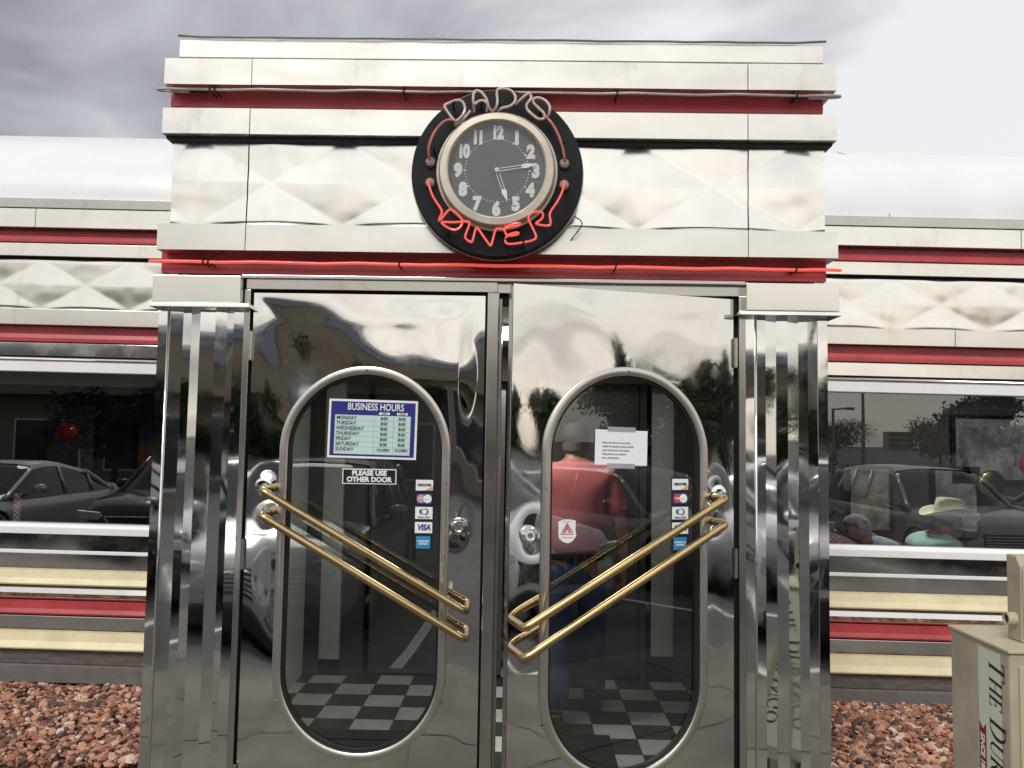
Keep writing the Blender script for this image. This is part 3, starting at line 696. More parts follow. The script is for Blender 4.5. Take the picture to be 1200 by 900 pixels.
# business hours
w,h=.352,.232
o=board('hours_sign','blue and white business hours sign listing opening times on the left door glass','sign',1,1.080-.5965,1.5935,w,h,M_swhite,tilt=.9)
decor(o,'border',M_blue,MB().box(-w/2+.009,w/2-.009,-.0012,-.0002,-h/2+.009,h/2-.009))
decor(o,'panel',M_pale,MB().box(-w/2+.026,w/2-.026,-.0022,-.0014,-h/2+.016,h/2-.062))
m=MB(); text_mb(m,'BUSINESS HOURS',T(.01,-.0026,h/2-.030),.039,.012,.74); decor(o,'heading',M_swhite,m)
m=MB(); m.box(.024,.066,-.0024,-.0014,h/2-.058,h/2-.049); m.box(.095,.137,-.0024,-.0014,h/2-.058,h/2-.049); decor(o,'caption_tabs',M_swhite,m)
m=MB(); text_mb(m,'OPEN',T(.045,-.0030,h/2-.0535),.008,.0,1); text_mb(m,'CLOSE',T(.116,-.0030,h/2-.0535),.008,.0,1)
for i,(d,a,b) in enumerate((('MONDAY','8:00','8:00'),('TUESDAY','8:00','8:00'),('WEDNESDAY','8:00','8:00'),('THURSDAY','8:00','8:00'),('FRIDAY','8:00','8:00'),('SATURDAY','8:00','8:00'),('SUNDAY','CLOSED','CLOSED'))):
    z=h/2-.0735-i*.0206
    text_mb(m,d,T(-w/2+.032,-.0030,z),.0185,.004,.98,'LEFT')
    text_mb(m,a,T(.045,-.0030,z),.0170 if i<6 else .0145,.010,.95); text_mb(m,b,T(.116,-.0030,z),.0170 if i<6 else .0145,.010,.95)
decor(o,'listing',M_ink,m)
m=MB()
for i in range(1,7): z=h/2-.0735-i*.0206+.0103; m.box(-w/2+.028,w/2-.028,-.0026,-.0022,z-.0005,z+.0005)
for x in (.006,.082): m.box(x-.0006,x+.0006,-.0026,-.0022,-h/2+.018,h/2-.064)
decor(o,'grid_lines',MATS.get('sign_grid') or paint('sign_grid',(.20,.36,.36),.5),m)
# other door
w,h=.213,.060
o=board('door_notice','small black notice reading please use other door below the hours sign','notice',1,1.080-.604,1.4075,w,h,M_swhite)
decor(o,'black_field',M_sblk,MB().box(-w/2+.004,w/2-.004,-.0012,-.0002,-h/2+.004,h/2-.004))
m=MB(); text_mb(m,'PLEASE USE',T(0,-.0018,.0125),.0265,.045,1.02); text_mb(m,'OTHER DOOR',T(0,-.0018,-.0125),.0265,.045,1.02); decor(o,'lettering',M_swhite,m)
# card decals
def decals(s,u,zs,label,faded):
    w=.068; top,bot=zs; H=top-bot
    o=board('card_decals',label,'sticker strip',s,u,(top+bot)/2,w+.006,H+.01,M_sblk,'payment card decal strips on the door glass')
    hh=[.042,.040,.047,.043,.048]; g=(H-sum(hh))/4; z=H/2
    cen=[]
    for q in hh: cen.append(z-q/2); z-=q+g
    M_db=MATS.get('decal_blue') or paint('decal_blue',(.03,.22,.50),.4); M_or=MATS.get('decal_orange') or paint('decal_orange',(.62,.34,.18),.4); M_nv=MATS.get('decal_navy') or paint('decal_navy',(.03,.05,.28),.4)
    M_rd=paint('decal_red_%s'%('faded' if faded else 'fresh'),(.55,.30,.36) if faded else (.52,.07,.07),.4)
    for k,(zc,q) in enumerate(zip(cen,hh)):
        if k in(0,2,3): decor(o,'decal',M_swhite,MB().box(-w/2,w/2,-.0012,-.0002,zc-q/2,zc+q/2))
        if k==4: decor(o,'decal',M_db,MB().box(-w/2+.006,w/2-.006,-.0012,-.0002,zc-q/2,zc+q/2))
        if k==1:
            decor(o,'decal',M_nv,MB().box(-w/2+.004,w/2-.004,-.0008,-.0002,zc-q/2,zc+q/2))
            decor(o,'disc',M_rd,MB().lathe([(.0165,0),(.0165,.0008)],24,T(-.012,-.0010,zc)@Matrix.Rotation(R(90),4,'X')))
            decor(o,'disc',M_swhite,MB().lathe([(.0165,0),(.0165,.0008)],24,T(.013,-.0014,zc)@Matrix.Rotation(R(90),4,'X')))
    decor(o,'corner_flash',M_or,MB().prism([(w/2-.034,cen[0]-.0205),(w/2-.0005,cen[0]-.0205),(w/2-.0005,cen[0]-.003)],-.0018,-.0013))
    m=MB(); text_mb(m,'DISCOVER',T(0,-.0024,cen[0]+.001),.0125,.03,.92); decor(o,'lettering',M_ink,m)
    m=MB(); text_mb(m,'VISA',T(0,-.0018,cen[3]),.030,.04,.86,shear=.25); 
    m.lathe([(.0125,0),(.0125,.0006)],20,T(.006,-.0016,cen[2]+.005)@Matrix.Rotation(R(90),4,'X')); m.lathe([(.0105,0),(.0105,.0006)],20,T(-.008,-.0014,cen[2]+.005)@Matrix.Rotation(R(90),4,'X'))
    text_mb(m,'Diners Club',T(0,-.0018,cen[2]-.0165),.0095,.02,1); decor(o,'lettering',M_nv,m)
    m=MB(); m.lathe([(.0095,0),(.0095,.0004)],20,T(.003,-.0024,cen[2]+.005)@Matrix.Rotation(R(90),4,'X')); m.box(-.0085,-.0065,-.0024,-.0018,cen[2]-.005,cen[2]+.015)
    text_mb(m,'AMERICAN',T(0,-.0018,cen[4]+.004),.0095,.03,.95);text_mb(m,'EXPRESS',T(0,-.0018,cen[4]-.006),.0095,.03,1.0);text_mb(m,'MasterCard',T(0,-.0028,cen[1]),.0085,.03,1.0); decor(o,'white_lettering',M_swhite,m)
decals(1,1.080-.3855,(1.398,1.131),'strip of payment card decals on the left door glass with faded pink disc',True)
decals(-1,.222,(1.422,1.153),'strip of payment card decals on the right door glass behind the brass bars',False)
# paper notice with tape
w,h=.213,.131
o=board('paper_notice','white typed sheet of paper taped on the right door glass','paper notice',-1,.468,1.538,w,h,M_paper,y=GY-.004,tilt=.9)
m=MB(); rnd=random.Random(3)
lines=['Please bear with us as we are short','staffed. We may have a longer wait than','usual. Thank you for your patience.','Please be kind to our staff and','have a wonderful day.']
for i,t in enumerate(lines): text_mb(m,t,T(-w*.36,-.0008,.018-i*.0142),.0088,.0,.88,'LEFT')
decor(o,'typed_lines',paint('typed_grey',(.20,.20,.24),.6),m)
M_tape=paint('tape',(.34,.33,.38),.25)
for z in (h/2+.003,-h/2-.003):
    decor(o,'tape',M_tape,MB().box(-.058,.056,-.0009,-.0003,z-.009,z+.009))
# shield sticker
o=MB().prism([(-.034,.040),(-.012,.047),(.012,.047),(.033,.043),(.032,.008),(.036,-.012),(.022,-.032),(.004,-.040),(-.016,-.034),(-.032,-.020),(-.034,-.002)],0,.0012).build('shield_sticker',M_swhite)
o.matrix_world=on_door(-1,.681,1.226,GY-.003); tag(o,'white shield shaped sticker with red triangle on the right door glass','sticker')
M_sr=paint('sticker_red',(.42,.06,.08),.4)
m=MB(); 
for k in range(3):
    a=.024-.007*k; m.prism([(-a,-.002),(-a+.004,-.002),(0,a*1.15+.002),(a-.004,-.002),(a,-.002),(0,a*1.15+.008)],-.0008-.0001*k,-.0002)
m.box(-.026,.026,-.0008,-.0002,-.008,-.005); m.box(-.022,.022,-.0008,-.0002,-.020,-.018); m.box(-.018,.018,-.0008,-.0002,.038,.0395); decor(o,'emblem',M_sr,m)

# ================================================================== newspaper box
M_tan=paint('tan_box_paint',(.40,.345,.265),.5,var=.16,scale=7,bump=.0006,bscale=300)
M_tanl=paint('light_tan_paint',(.47,.41,.30),.5,var=.06,scale=9,bump=.0006,bscale=300)
nbx=thing('newspaper_box','tan metal newspaper vending box with a coin box on top beside the diner entrance','newspaper box',(1.79,2.92,0))
def nb_(mb,nm,mt,bev=.004): o=mb.build(nm,mt,nbx,bevel=bev); o.location=(-1.79,-2.92,0); return o
nb_(MB().box(1.572,2.02,2.735,3.105,.10,.900),'cabinet',M_tan,.008)
nb_(MB().box(1.60,1.99,2.728,2.734,.40,.86),'door_panel',M_tanl,.002)
nb_(MB().box(1.63,1.96,2.722,2.727,.48,.82),'display_window',MATS['window_glass'],0)
nb_(MB().box(1.566,2.026,2.729,3.111,.9005,.912),'top_plate',M_tanl,.003)
for x in (1.60,1.96):
    for y in (2.76,3.05): nb_(MB().box(x,x+.035,y,y+.03,0,.10),'leg',M_tan)
# coin box with sloped shoulders
cb_=MB().extr_x([(2.835,.913),(2.835,1.165),(2.860,1.197),(2.915,1.197),(2.915,.913)],1.672,1.90); nb_(cb_,'coin_box',M_tan,.004)
nb_(MB().box(1.678,1.894,2.828,2.8345,.925,1.155),'coin_box_face',M_tanl,.002)
nb_(MB().lathe([(.022,0),(.022,.030),(.016,.030),(.016,.006)],24,T(1.672,2.872,.985)@Matrix.Rotation(R(-90),4,'Y'),cap=False),'coin_return',M_tanl,0)
nb_(MB().lathe([(.0155,.010),(.0155,.024)],20,T(1.672,2.872,.985)@Matrix.Rotation(R(-90),4,'Y')),'return_cup',paint('rust',(.07,.025,.015),.8),0)
# side banner: pale label running down the side, lettered in high-contrast serif capitals
NB_X=1.5715
SD=T(NB_X,2.855,.872)@Matrix.Rotation(R(-90),4,'Z')@Matrix.Rotation(R(90),4,'Y')   # local x runs down the side, local z towards the front-to-back, -y out
nb_(MB().box(NB_X-.0015,NB_X-.0002,2.785,2.925,.16,.885),'side_banner',paint('banner_pale',(.58,.62,.50),.5,var=.04),0)
def seg(m,p,q,w0,M,w1=None):
    p=Vector(p);q=Vector(q); d=(q-p).normalized(); n_=Vector((-d.y,d.x))*w0/2; n2=Vector((-d.y,d.x))*(w1 or w0)/2
    V4=[p+n_,p-n_,q-n2,q+n2]; m.add([(v.x,-.0006,v.y) for v in V4]+[(v.x,0,v.y) for v in V4],[(0,1,2,3),(7,6,5,4),(0,3,7,4),(1,5,6,2),(0,4,5,1),(3,2,6,7)],M)
def serif_text(m,t,M,h,sl=.16):
    th=.13;tn=.035; x=0
    def P(a,b): return ((x+(a+sl*b)*h),(b)*h)
    def arc(cx,cy,rx,ry,a0,a1,wf,n=14):
        for i in range(n):
            u=R(a0+(a1-a0)*i/n); v=R(a0+(a1-a0)*(i+1)/n+ (1 if a1>a0 else -1))
            w=wf((u+v)/2)*h; seg(m,P(cx+rx*math.cos(u),cy+ry*math.sin(u)),P(cx+rx*math.cos(v),cy+ry*math.sin(v)),w,M)
    wf=lambda a: tn+(th-tn)*abs(math.cos(a))**1.5
    V=lambda a,b0=0,b1=1,w=th: seg(m,P(a,b0),P(a,b1),w*h,M)
    Hh=lambda a0,a1,b,w=tn: seg(m,P(a0,b),P(a1,b),w*h,M)
    for ch,big in t:
        hh=h
        if not big: h=h*.80
        wd=.5
        if ch=='T': V(.32); Hh(0,.64,.98); V(.02,.80,.98,tn*1.5); V(.62,.80,.98,tn*1.5); Hh(.2,.44,.015); wd=.68
        elif ch=='H': V(.12); V(.58); Hh(.12,.58,.5); [Hh(a-.11,a+.11,b) for a in(.12,.58) for b in(.015,.985)]; wd=.74
        elif ch=='E': V(.12); Hh(0,.50,.015); Hh(0,.48,.985); Hh(.12,.38,.5); V(.49,.0,.20,tn*1.5); V(.47,.82,1,tn*1.5); V(.38,.4,.6,tn*1.3); wd=.58
        elif ch=='D': V(.12); Hh(0,.30,.015); Hh(0,.30,.985); arc(.30,.5,.33,.485,-90,90,wf); wd=.74
        elif ch=='U': V(.12,.3,1); V(.56,.3,1,tn*1.3); arc(.34,.3,.22,.285,180,360,lambda a: tn+(th-tn)*max(0,-math.cos(a))); Hh(.0,.24,.985); Hh(.46,.66,.985); wd=.70
        elif ch=='R': V(.12); Hh(0,.28,.985); Hh(.12,.3,.5); arc(.28,.745,.22,.24,-90,90,wf); seg(m,P(.30,.5),P(.60,.02),th*h,M); Hh(.0,.24,.015); Hh(.54,.70,.015); wd=.70
        elif ch=='A': seg(m,P(.08,0),P(.36,1),tn*1.3*h,M); seg(m,P(.36,1),P(.62,0),th*h,M); Hh(.18,.52,.36); Hh(.0,.2,.015); Hh(.52,.74,.015); wd=.74
        elif ch=='N': V(.10,w=tn*1.3); V(.62,w=tn*1.3); seg(m,P(.12,1),P(.60,0),th*h,M); Hh(0,.2,.015); Hh(.52,.74,.985); wd=.76
        elif ch=='G': arc(.38,.5,.32,.485,55,318,wf,22); V(.62,.05,.42); Hh(.5,.72,.43); V(.62,.74,.95,tn*1.6); wd=.80
        elif ch=='O': arc(.38,.5,.32,.485,0,360,wf,26); wd=.80
        elif ch==' ': wd=.30
        x+=wd*h+.06*h; h=hh
# matrix: local x -> world -z (down), local z (up of letters) -> towards the door side (-y is toward street): letters read top to bottom
def side_M(y0,z0,off=0): return Matrix(((0,1,0,NB_X-.0016-off),(0,0,-1,y0),(-1,0,0,z0),(0,0,0,1)))
M_letter=paint('navy_black_ink',(.012,.015,.03),.5,var=0)
lm=MB(); serif_text(lm,[('T',1),('H',0),('E',0),(' ',1),('D',1),('U',0),('R',0),('A',0),('N',0),('G',0),('O',0)],side_M(2.850,.866),.088)
nb_(lm,'banner_lettering',M_letter,0)
rb=MB(); rb.prism([(0,0),(.40,0),(.40,.040),(0,.040),(.022,.020)],-.0006,.0,side_M(2.915,.635)); nb_(rb,'ribbon',paint('ribbon_red',(.20,.015,.02),.5,var=.1),0)
lm=MB(); text_mb(lm,'SINCE 1881',side_M(2.897,.600,.0009),.034,.02,.85,'LEFT',depth=.0004,shear=.2); nb_(lm,'ribbon_lettering',M_swhite,0)
MB2=MB().box(NB_X-.0021,NB_X-.0016,2.918,2.9195,.16,.885); nb_(MB2,'banner_rule',M_letter,0)

# ================================================================== people
M_skin=paint('skin',(.40,.22,.15),.5,var=.08,scale=20)
M_skin2=paint('tanned_skin',(.30,.145,.09),.5,var=.1,scale=20)
def skin(name,V_,E_,root,mat,parent=None,loc=None,sub=2,bump=None):
    keys=list(V_); ix={k:i for i,k in enumerate(keys)}
    me=bpy.data.meshes.new(name); me.from_pydata([V_[k][0] for k in keys],[(ix[a],ix[b]) for a,b in E_],[])
    o=bpy.data.objects.new(name,me); COL.objects.link(o); me.materials.append(mat)
    md=o.modifiers.new('skin','SKIN'); md.use_smooth_shade=True
    for k in keys:
        sv=me.skin_vertices[0].data[ix[k]]; r=V_[k][1]; sv.radius=(r,r) if isinstance(r,(int,float)) else r
        sv.use_root=(k==root)
    sb=o.modifiers.new('sub','SUBSURF'); sb.levels=sub; sb.render_levels=sub
    dg=bpy.context.evaluated_depsgraph_get(); m2=bpy.data.meshes.new_from_object(o.evaluated_get(dg)); m2.name=name
    o.modifiers.clear(); o.data=m2; bpy.data.meshes.remove(me)
    if not m2.materials: m2.materials.append(mat)
    m2.polygons.foreach_set('use_smooth',[True]*len(m2.polygons))
    if bump: # cloth folds: displace along the normal
        a,fq=bump
        for v in m2.vertices:
            n_=noise.noise(Vector((v.co.x*fq*.6,v.co.y*fq*.6,v.co.z*fq)))+.5*noise.noise(v.co*fq*2.3)
            v.co+=v.normal*a*n_
    if parent: o.parent=parent
    if loc: o.location=loc
    return o
def chain(V_,E_,pre,pts,frm):
    last=frm
    for i,(p,r) in enumerate(pts):
        k=f'{pre}{i}'; V_[k]=(p,r); E_.append((last,k)); last=k
def hand(V_,E_,pre,wrist_key,wr,d,side,fwd,curl=.4):
    """palm + five fingers; d = pointing direction, side = across the palm (towards the thumb), fwd = curl direction"""
    d=Vector(d).normalized(); side=Vector(side).normalized(); fwd=Vector(fwd).normalized(); wr=Vector(wr)
    V_[pre+'palm']=(tuple(wr+d*.045),(.030,.020)); E_.append((wrist_key,pre+'palm'))
    for i,(o,l) in enumerate(((.026,.072),(.009,.082),(-.009,.076),(-.026,.060))):
        b=wr+d*.080+side*o; p1=b+(d*(1-curl*.3)+fwd*curl*.5).normalized()*l*.45; p2=p1+(d*(1-curl)+fwd*curl).normalized()*l*.5
        chain(V_,E_,f'{pre}f{i}',[(tuple(b),.0095),(tuple(p1),.0088),(tuple(p2),.007)],pre+'palm')
    b=wr+d*.030+side*.032; chain(V_,E_,pre+'t',[(tuple(b),.011),(tuple(b+(d*.7+side*.6).normalized()*.03+fwd*.01),.010),(tuple(b+(d*.9+side*.3).normalized()*.058+fwd*.02),.008)],pre+'palm')
# man standing inside the vestibule, back to us (local +y is where he faces)
def man_back():
    V_={};E_=[]
    V_['pel']=((0,0,.86),(.145,.11)); V_['wai']=((0,.0,1.00),(.150,.115)); V_['che']=((0,.0,1.20),(.165,.115)); V_['uch']=((0,.01,1.33),(.150,.09)); V_['nek']=((0,.03,1.42),.056); V_['jaw']=((0,.055,1.475),(.062,.072)); V_['skl']=((0,.055,1.545),(.074,.088)); V_['top']=((0,.045,1.60),(.050,.06))
    E_=[('pel','wai'),('wai','che'),('che','uch'),('uch','nek'),('nek','jaw'),('jaw','skl'),('skl','top')]
    for s,n_ in ((1,'r'),(-1,'l')):
        el=(.245,-.03,1.07) if s>0 else (-.235,.05,1.08); wr=(.262,.02,.845) if s>0 else (-.18,.26,1.05)
        V_['sh'+n_]=((.165*s,.0,1.345),.062); E_.append(('uch','sh'+n_))
        V_['bi'+n_]=((.205*s,-.01,1.22),.053); V_['el'+n_]=(el,.041); V_['fo'+n_]=(tuple(Vector(el).lerp(Vector(wr),.35)),.040); V_['wr'+n_]=(wr,.026)
        E_+=[('sh'+n_,'bi'+n_),('bi'+n_,'el'+n_),('el'+n_,'fo'+n_),('fo'+n_,'wr'+n_)]
        if s>0: hand(V_,E_,'h'+n_,'wr'+n_,wr,(0.02,.03,-1),(-.3,1,0),(-1,.1,0),.4)
        else: hand(V_,E_,'h'+n_,'wr'+n_,wr,(.3,1,.1),(.8,-.2,.5),(.4,0,-1),.4)
        an=(.125,.21,.075) if s>0 else (-.105,-.12,.075); kn=(.115,.14,.46) if s>0 else (-.10,-.02,.46)
        V_['hp'+n_]=((.085*s,0,.80),.085); V_['kn'+n_]=(kn,.058); V_['cf'+n_]=(tuple(Vector(kn).lerp(Vector(an),.3)),.056); V_['an'+n_]=(an,.038); V_['to'+n_]=((an[0]+.01*s,an[1]+.13,.045),(.04,.028))
        E_+=[('pel','hp'+n_),('hp'+n_,'kn'+n_),('kn'+n_,'cf'+n_),('cf'+n_,'an'+n_),('an'+n_,'to'+n_)]
        V_['ea'+n_]=((.078*s,.05,1.53),(.012,.02)); E_.append(('skl','ea'+n_))
    o=skin('person',V_,E_,'pel',M_skin2,loc=(.295,4.62,.03)); tag(o,'person in red shirt, jeans and dark cap standing behind the right door glass','person')
    C={};CE=[]
    C['a']=((0,0,.86),(.163,.130)); C['b']=((0,0,1.0),(.168,.132)); C['c']=((0,0,1.19),(.180,.130)); C['d']=((0,.01,1.335),(.163,.102)); C['e']=((0,.025,1.400),(.066,.062))
    CE=[('a','b'),('b','c'),('c','d'),('d','e')]
    for s,n_ in ((1,'r'),(-1,'l')):
        C['s'+n_]=((.172*s,.0,1.348),.074); C['t'+n_]=((.212*s,-.01,1.215),.072); C['u'+n_]=((.236*s,-.02,1.10),.070); CE+=[('d','s'+n_),('s'+n_,'t'+n_),('t'+n_,'u'+n_)]
    skin('shirt',C,CE,'a',paint('red_shirt',(.50,.12,.13),.8,var=.18,scale=5),o,bump=(.008,9))
    col=MB(); col.lathe([(.070,1.385),(.072,1.425),(.066,1.427),(.064,1.39)],24,T(0,.028,0),cap=False); col.build('collar',MATS['red_shirt'],o,smooth=True)
    C={};CE=[('a','b')]
    C['a']=((0,0,.93),(.155,.122)); C['b']=((0,0,.85),(.160,.128))
    for s,n_ in ((1,'r'),(-1,'l')):
        an=(.125,.21,.10) if s>0 else (-.105,-.12,.10); kn=(.115,.14,.46) if s>0 else (-.10,-.02,.46)
        C['h'+n_]=((.088*s,0,.76),.106); C['m'+n_]=(tuple(Vector((.088*s,0,.76)).lerp(Vector(kn),.5)),.092); C['k'+n_]=(kn,.080); C['n'+n_]=(tuple(Vector(kn).lerp(Vector(an),.5)),.076); C['o'+n_]=(an,.076)
        CE+=[('b','h'+n_),('h'+n_,'m'+n_),('m'+n_,'k'+n_),('k'+n_,'n'+n_),('n'+n_,'o'+n_)]
    skin('jeans',C,CE,'b',paint('dark_denim',(.04,.065,.135),.8,var=.35,scale=9),o,bump=(.012,9))
    bl=MB(); bl.lathe([(1,-.018),(1.02,0),(1,.018)],32,T(0,0,.905)@Matrix.Diagonal((.168,.134,1,1)),cap=False); bl.build('belt',M_black,o,smooth=True)
    for s in (1,-1):
        an=(.125,.21) if s>0 else (-.105,-.12)
        sh=MB(); pr=[(-.055,.0),(.19,.0),(.195,.03),(.15,.055),(.06,.085),(.0,.10),(-.05,.09)]
        sh.add([(an[0]-.042+.084*k,an[1]+a,b) for k in(0,1) for a,b in pr],[tuple(range(7)),tuple(range(13,6,-1))]+[(i,(i+1)%7,(i+1)%7+7,i+7) for i in range(7)])
        sh.build('shoe',paint('shoe_dark_%d'%(s+1),(.03,.03,.035),.4),o,bevel=.012)
    cp_=MB(); cp_.lathe([(.082,1.52),(.086,1.55),(.078,1.595),(.055,1.628),(.015,1.638)],24,T(0,.05,0)@Matrix.Diagonal((.95,1.12,1,1))); cp_.box(-.06,.06,.13,.20,1.545,1.552); cp_.build('cap',paint('cap_dark',(.02,.02,.025),.8),o,smooth=True)
    hr=MB(); hr.lathe([(.074,1.475),(.080,1.50),(.081,1.53)],24,T(0,.046,0)@Matrix.Diagonal((.95,1.1,1,1)),cap=False); hr.build('hair',paint('short_grey_hair',(.10,.09,.085),.8),o,smooth=True)
man_back()
def diner_guest(loc,rz,lean,label,shirt,skinm,headdrop,hairm=None):
    """seated, local +x is where he faces"""
    lx=lean; hd=Vector((lx+.10,0,1.02-headdrop)); V_={};E_=[]
    V_['pel']=((0,0,.50),(.15,.15)); V_['wai']=((.03,0,.66),(.12,.15)); V_['che']=((lx*.7,0,.80),(.115,.165)); V_['uch']=((lx*.95,0,.90),(.085,.15)); V_['nek']=((lx+.045,0,.955-headdrop*.5),.055)
    V_['jaw']=((hd.x+.03,0,hd.z-.055),(.050,.05)); V_['skl']=((hd.x,0,hd.z+.01),(.082,.073)); V_['top']=((hd.x-.01,0,hd.z+.075),(.06,.055))
    V_['nos']=((hd.x+.082,0,hd.z-.018),.012); V_['chn']=((hd.x+.068,0,hd.z-.085),.026)
    E_=[('pel','wai'),('wai','che'),('che','uch'),('uch','nek'),('nek','skl'),('skl','top'),('skl','jaw'),('jaw','chn'),('skl','nos')]
    for s,n_ in ((1,'a'),(-1,'b')):
        V_['sh'+n_]=((lx*.9,.17*s,.87),.06); V_['el'+n_]=((lx*.7+.12,.25*s,.70),.042); wr=(lx+.30,.16*s,.765); V_['wr'+n_]=(wr,.027)
        E_+=[('uch','sh'+n_),('sh'+n_,'el'+n_),('el'+n_,'wr'+n_)]
        hand(V_,E_,'h'+n_,'wr'+n_,wr,(1,-.25*s,0),(0,-.9*s,.4),(0,0,-1),.5)
        V_['kn'+n_]=((.45,.10*s,.50),.07); V_['an'+n_]=((.46,.10*s,.10),.045); V_['to'+n_]=((.58,.10*s,.06),.035); E_+=[('pel','kn'+n_),('kn'+n_,'an'+n_),('an'+n_,'to'+n_)]
        V_['ea'+n_]=((hd.x-.015,.078*s,hd.z),(.014,.010)); E_.append(('skl','ea'+n_))
    o=skin('person',V_,E_,'pel',skinm,loc=loc); o.rotation_euler=(0,0,rz); tag(o,label,'person')
    C={'a':((0,0,.50),(.165,.165)),'b':((.03,0,.66),(.14,.17)),'c':((lx*.7,0,.80),(.135,.185)),'d':((lx*.95,0,.895),(.100,.165)),'e':((lx+.03,0,.935-headdrop*.4),.066)}
    CE=[('a','b'),('b','c'),('c','d'),('d','e')]
    for s,n_ in ((1,'a'),(-1,'b')): C['s'+n_]=((lx*.9,.175*s,.87),.075); C['t'+n_]=((lx*.7+.11,.25*s,.71),.060); C['u'+n_]=((lx+.24,.18*s,.75),.042); CE+=[('d','s'+n_),('s'+n_,'t'+n_),('t'+n_,'u'+n_)]
    skin('shirt',C,CE,'a',shirt,o,bump=(.007,11))
    C={'a':((0,0,.52),(.16,.16)),'b':((.02,0,.46),(.155,.155))}; CE=[('a','b')]
    for s,n_ in ((1,'a'),(-1,'b')): C['k'+n_]=((.45,.10*s,.49),.085); C['l'+n_]=((.46,.10*s,.14),.065); CE+=[('b','k'+n_),('k'+n_,'l'+n_)]
    skin('trousers',C,CE,'b',MATS['dark_denim'],o,bump=(.006,10))
    ey=MB()
    for s in (1,-1): ey.lathe([(.001,-.008),(.006,-.005),(.008,0),(.006,.005),(.001,.008)],10,T(hd.x+.066,.030*s,hd.z+.006))
    ey.each('eye',MATS.get('eye_dark') or paint('eye_dark',(.03,.02,.015),.2),o,smooth=True)
    if hairm:
        hb=bmesh.new(); bmesh.ops.create_icosphere(hb,subdivisions=4,radius=1)
        for v in hb.verts:
            d=v.co.copy(); r=1+.06*noise.noise(d*5)+.03*noise.noise(d*16); v.co=Vector((hd.x-.012+d.x*.094*r,d.y*.086*r,hd.z+.028+max(d.z,-.55)*.085*r))
            if d.x>.45 and d.z<.35: v.co.x-=.05
        me=bpy.data.meshes.new('hair'); hb.to_mesh(me); hb.free(); ho=bpy.data.objects.new('hair',me); COL.objects.link(ho); me.materials.append(hairm); ho.parent=o
        me.polygons.foreach_set('use_smooth',[True]*len(me.polygons))
    return o,hd
g1,hd=diner_guest((2.64,5.62,.03),R(8),.14,'person in a pale green shirt wearing a cream cowboy hat behind the right window',paint('mint_shirt',(.40,.62,.52),.8,var=.1,scale=8),M_skin2,.0,paint('dark_hair',(.03,.025,.02),.7))
g2,hd2=diner_guest((2.42,5.48,.03),R(188),.17,'grey haired person in pale blue shirt bowing beside the right window',paint('pale_blue_shirt',(.36,.44,.48),.8,var=.1,scale=8),M_skin2,.045,paint('grey_hair',(.30,.29,.28),.8,var=.5,scale=60,bump=.004,bscale=60))
# cowboy hat worn by the guest
hb=MB(); nr_,na=16,56; vs=[];fs=[]
prf=[(.0,.105),(.035,.108),(.065,.118),(.083,.112),(.090,.085),(.094,.04),(.097,.008),(.105,.0),(.13,-.004),(.16,-.004),(.185,0.0),(.196,.004)]
for j,(r,z) in enumerate(prf):
    for i in range(na):
        a=2*math.pi*i/na; ca,sa=math.cos(a),math.sin(a); rx=r*(1.05 if r<.1 else 1.0); ry=r*(.82 if r<.1 else .80)
        zz_=z
        if r>.1: k=(r-.1)/.096; zz_+=.055*k*abs(sa)**1.6-.020*k*abs(ca)**2
        if z>.09: zz_-=.030*math.exp(-(r*sa/.022)**2)*(1 if r<.085 else .4); zz_-=.012*max(0,ca)*(r/.08)
        vs.append((rx*ca,ry*sa,zz_))
for j in range(len(prf)-1):
    for i in range(na): k=(i+1)%na; fs.append((j*na+i,j*na+k,(j+1)*na+k,(j+1)*na+i))
hb.add(vs,fs); M_hat=paint('straw_hat',(.66,.62,.48),.8,var=.08,scale=40)
ht=hb.build('cowboy_hat',M_hat,g1,smooth=True); ht.location=(hd.x-.005,0,hd.z+.050); ht.rotation_euler=(0,R(5),R(-3))
md=ht.modifiers.new('solid','SOLIDIFY'); md.thickness=.004
bd=MB(); bd.lathe([(.0975,.006),(.0965,.028)],56,Matrix.Diagonal((1.06,.835,1,1)),cap=False); bd.build('hat_band',paint('hat_band',(.32,.26,.17),.6),ht,smooth=True)
ht['label']='cream cowboy hat'

# ================================================================== things in the dining rooms
M_ckr,nt,b=newmat('red_check_cloth'); L=nt.links.new; tc=N(nt,'TexCoord'); ck=N(nt,'TexChecker',inp={'Scale':62}); L(tc.outputs['Object'],ck.inputs[0]); ck.inputs[1].default_value=(.55,.03,.06,1); ck.inputs[2].default_value=(.8,.78,.78,1); L(ck.outputs[0],b.inputs['Base Color']); b.inputs['Roughness'].default_value=.8
o=MB().prism([(-.12,0),(.10,0),(.02,.052),(-.12,.10)],0,.012).build('checked_napkin',M_ckr,bevel=.003); o.location=(2.04,5.30,.930); o.rotation_euler=(R(-18),0,R(4)); tag(o,'red and white checked napkin standing at the lower left corner of the right window','napkin')
o=MB().box(-.02,.02,0,.02,0,.19).build('checked_menu',M_ckr,bevel=.003); o.location=(-3.19,5.22,.98); tag(o,'narrow red and white checked card standing at the far left window','menu card')
M_lamp=emis('lit_ceiling_lamp',(1,.95,.88),2.2,(.6,.6,.6))
